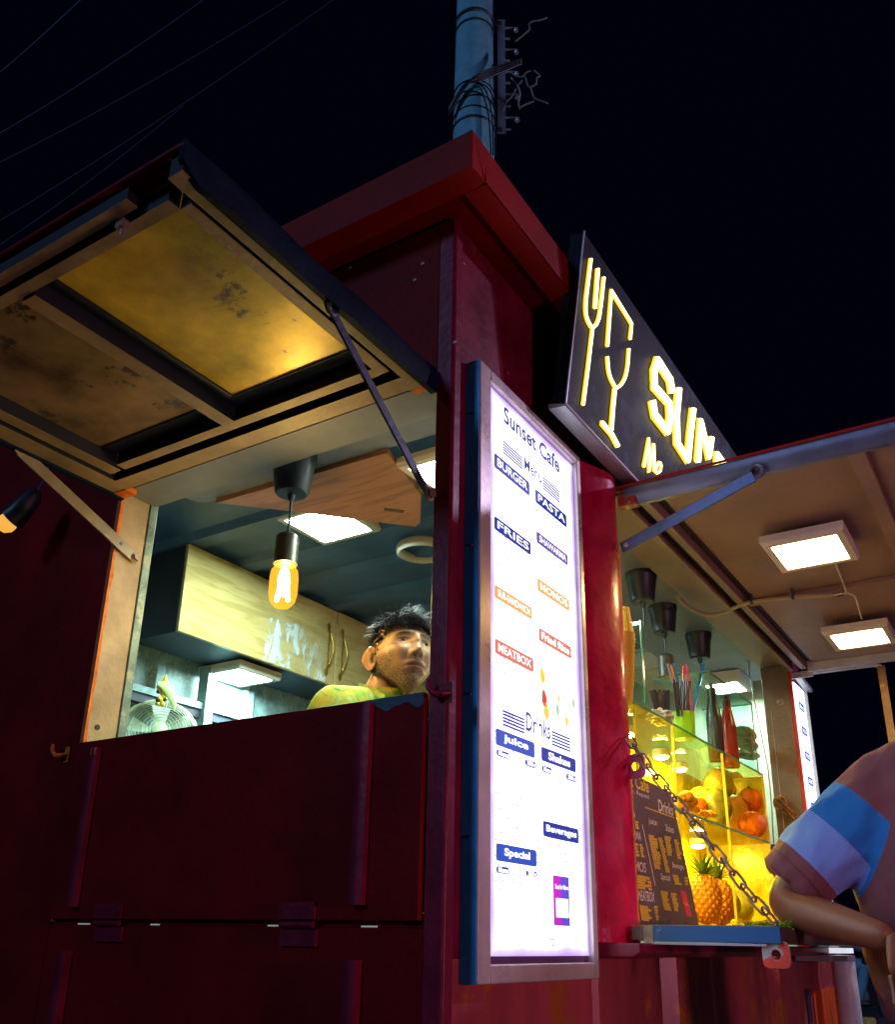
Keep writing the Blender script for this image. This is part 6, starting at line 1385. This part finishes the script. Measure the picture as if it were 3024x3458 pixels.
# motorcycle with rider about 17 m away
BD = 17.0; base = at_d(2915, 3368, BD); base.z = 0; fwd = Vector((.93, .30, 0)).normalized(); sd_ = Vector((-fwd.y, fwd.x, 0)); base = base-fwd*.15
def W(f, s_, z): return base+fwd*f+sd_*s_+Vector((0, 0, z))
S = thing('motorcycle', 'dark motorcycle standing beyond the painted kerb', 'motorcycle')
for f in (-.62, .66):
    m = MB(); n = 30; m.tube([W(f+.27*math.cos(2*math.pi*k/n), 0, .30+.27*math.sin(2*math.pi*k/n)) for k in range(n)], .045, 8, closed=True); wh = obj('wheel', m, BLACKP, S, smooth=True)
    m = MB(); m.tube([W(f+.225*math.cos(2*math.pi*k/n), 0, .30+.225*math.sin(2*math.pi*k/n)) for k in range(n)], .014, 6, closed=True)
    for k in range(6): m.tube([W(f, 0, .3), W(f+.22*math.cos(k*math.pi/3), 0, .3+.22*math.sin(k*math.pi/3))], .012, 6)
    m.tube([W(f, -.06, .3), W(f, .06, .3)], .035, 10); obj('rim', m, GREYMET, wh, smooth=True)
m = MB(); m.ell(W(.12, 0, .80), (.26, .13, .13), 20, 12, q=Matrix.Rotation(math.atan2(fwd.y, fwd.x), 3, 'Z').to_quaternion()); obj('tank', m, mat('dark_tank', (.02, .04, .07), .2, coat=.5), S, smooth=True)
m = MB(); m.tube([W(-.08, 0, .80), W(-.35, 0, .80), W(-.60, 0, .84), W(-.78, 0, .90)], [.08, .10, .09, .05], 12, flat=1.2); obj('seat', m, BLACKP, S, smooth=True)
m = MB(); m.ell(W(.05, 0, .42), (.20, .12, .17), 16, 10); m.tube([W(.05, .1, .40), W(-.3, .14, .30), W(-.75, .15, .38)], [.03, .04, .05], 12); obj('engine_and_exhaust', m, GREYMET, S, smooth=True)
m = MB()
for s_ in (-.08, .08): m.tube([W(.66, s_, .30), W(.50, s_, .70), W(.42, s_, 1.0)], .022, 8)
m.tube([W(.30, -.33, 1.04), W(.42, -.15, 1.03), W(.42, .15, 1.03), W(.30, .33, 1.04)], .015, 8); m.tube([W(-.62, .07, .30), W(-.2, .07, .4), W(.1, .07, .6), W(.42, .03, .85)], .02, 8); m.tube([W(-.62, .08, .30), W(-.5, .1, .75)], .02, 8); obj('frame_and_fork', m, DSTEEL, S, smooth=True)
m = MB(); m.ell(W(.52, 0, .93), (.09, .09, .10), 14, 10); obj('headlight', m, GREYMET, S, smooth=True); rebase(S, base)
S = thing('person', 'rider in blue jeans sitting on the dark motorcycle beyond the kerb', 'person')
bd = skinned('body', [[(W(-.28, 0, .92), .15, .13), (W(-.25, 0, 1.12), .15, .12), (W(-.18, 0, 1.36), .17, .12), (W(-.15, 0, 1.48), .06, .06), (W(-.12, 0, 1.58), .06, .07), (W(-.10, 0, 1.66), .095, .105), (W(-.10, 0, 1.74), .07, .08)],
    [2, (W(-.16, .20, 1.38), .06), (W(.02, .27, 1.15), .045), (W(.26, .30, 1.08), .032)], [2, (W(-.16, -.20, 1.38), .06), (W(.02, -.27, 1.15), .045), (W(.26, -.30, 1.08), .032)],
    [0, (W(-.2, .12, .90), .09), (W(.18, .19, .84), .07), (W(.12, .20, .52), .052), (W(.05, .20, .36), .045), (W(.18, .20, .31), .035)], [0, (W(-.2, -.12, .90), .09), (W(.18, -.19, .84), .07), (W(.12, -.20, .52), .052), (W(.05, -.20, .36), .045), (W(.18, -.20, .31), .035)]], 2)
obj('body', join_meshes('body', [bd]+hand_mesh(W(.26, .30, 1.08), fwd, (0, 0, -1), 1, .8)+hand_mesh(W(.26, -.30, 1.08), fwd, (0, 0, -1), 1, .8, -1), [SK2]), None, S)
DN = cloth('faded_blue_denim', (.08, .30, .42)); m = MB()
for s_ in (-1, 1):
    m.tube([W(-.30, s_*.06, .93), W(-.2, s_*.12, .91), W(.0, s_*.16, .88), W(.17, s_*.19, .86)], [.12, .115, .105, .092], 16); m.tube([W(.20, s_*.19, .87), W(.17, s_*.195, .70), W(.12, s_*.20, .52), W(.06, s_*.20, .37)], [.090, .080, .074, .070], 16)
obj('jeans', m, DN, S, smooth=True)
m = MB(); m.tube([W(-.29, 0, .92), W(-.25, 0, 1.12), W(-.19, 0, 1.34), W(-.16, 0, 1.44)], [.175, .175, .19, .11], 20, flat=.85)
for s_ in (-1, 1): m.tube([W(-.17, s_*.12, 1.38), W(-.14, s_*.21, 1.34), W(.02, s_*.27, 1.15), W(.2, s_*.295, 1.09)], [.09, .08, .06, .05], 14)
obj('jacket', m, cloth('grey_jacket', (.10, .13, .17)), S, smooth=True)
m = MB(); m.ell(W(-.11, 0, 1.71), (.135, .125, .14), 20, 14); obj('helmet', m, mat('dark_helmet', (.03, .03, .04), .2), S, smooth=True)
for s_ in (-1, 1):
    m = MB(); m.ell(W(.12, s_*.20, .31), (.14, .05, .05), 14, 8, q=Matrix.Rotation(math.atan2(fwd.y, fwd.x), 3, 'Z').to_quaternion()); obj('shoe', m, BLACKP, S, smooth=True)
rebase(S, W(-.25, 0, .9))
# ================================================================== STREET LAMP and added low lamp that light the place from outside the picture
def street_lamp(label, x, y, h, col, power, tgt=(0, 1, 1.5), group='street lamp and added low lamp around the kiosk'):
    S = thing('street_lamp', label, 'street lamp', group); d = Vector((tgt[0]-x, tgt[1]-y, 0)).normalized()  # also builds the added low lamp
    m = MB(); m.lathe([(.09, 0), (.07, 1.0), (.05, h)], (x, y, 0), 16); obj('post', m, DSTEEL, S, smooth=True)
    e_ = Vector((x, y, h))+d*.8+Vector((0, 0, .15)); m = MB(); m.tube([Vector((x, y, h-.02)), Vector((x, y, h+.1))+d*.3, e_], .03, 8); obj('arm', m, DSTEEL, S, smooth=True)
    m = MB(); m.bar(e_-d*.1, e_+d*.4, .2, .07); obj('lamp_head', m, DSTEEL, S, bevel=.01)
    m = MB(); m.bar(e_-d*.06+Vector((0, 0, -.045)), e_+d*.36+Vector((0, 0, -.045)), .15, .015); obj('lens', m, emit('lens_'+label[:4], col, 20), S)
    ld = bpy.data.lights.new('street_lamp_light', 'POINT'); ld.energy = power; ld.color = col; ld.shadow_soft_size = .18; lo = bpy.data.objects.new('street_lamp_light', ld); COL.objects.link(lo); lo.parent = S; lo.location = e_+d*.15+Vector((0, 0, -.16))
    rebase(S, (x, y, 0))
street_lamp('tall cool street lamp beyond the right edge of the picture', 5.5, 7.0, 5.2, (.80, .62, 1.0), 620, (0, 1, 1))
street_lamp('low pinkish lamp on a short post near the kiosk front', 4.3, -.7, 1.25, (1.0, .42, .62), 120, (0, 1, 1))  # added lamp standing in for shop light on the lower wall
print('objects', len(bpy.data.objects))
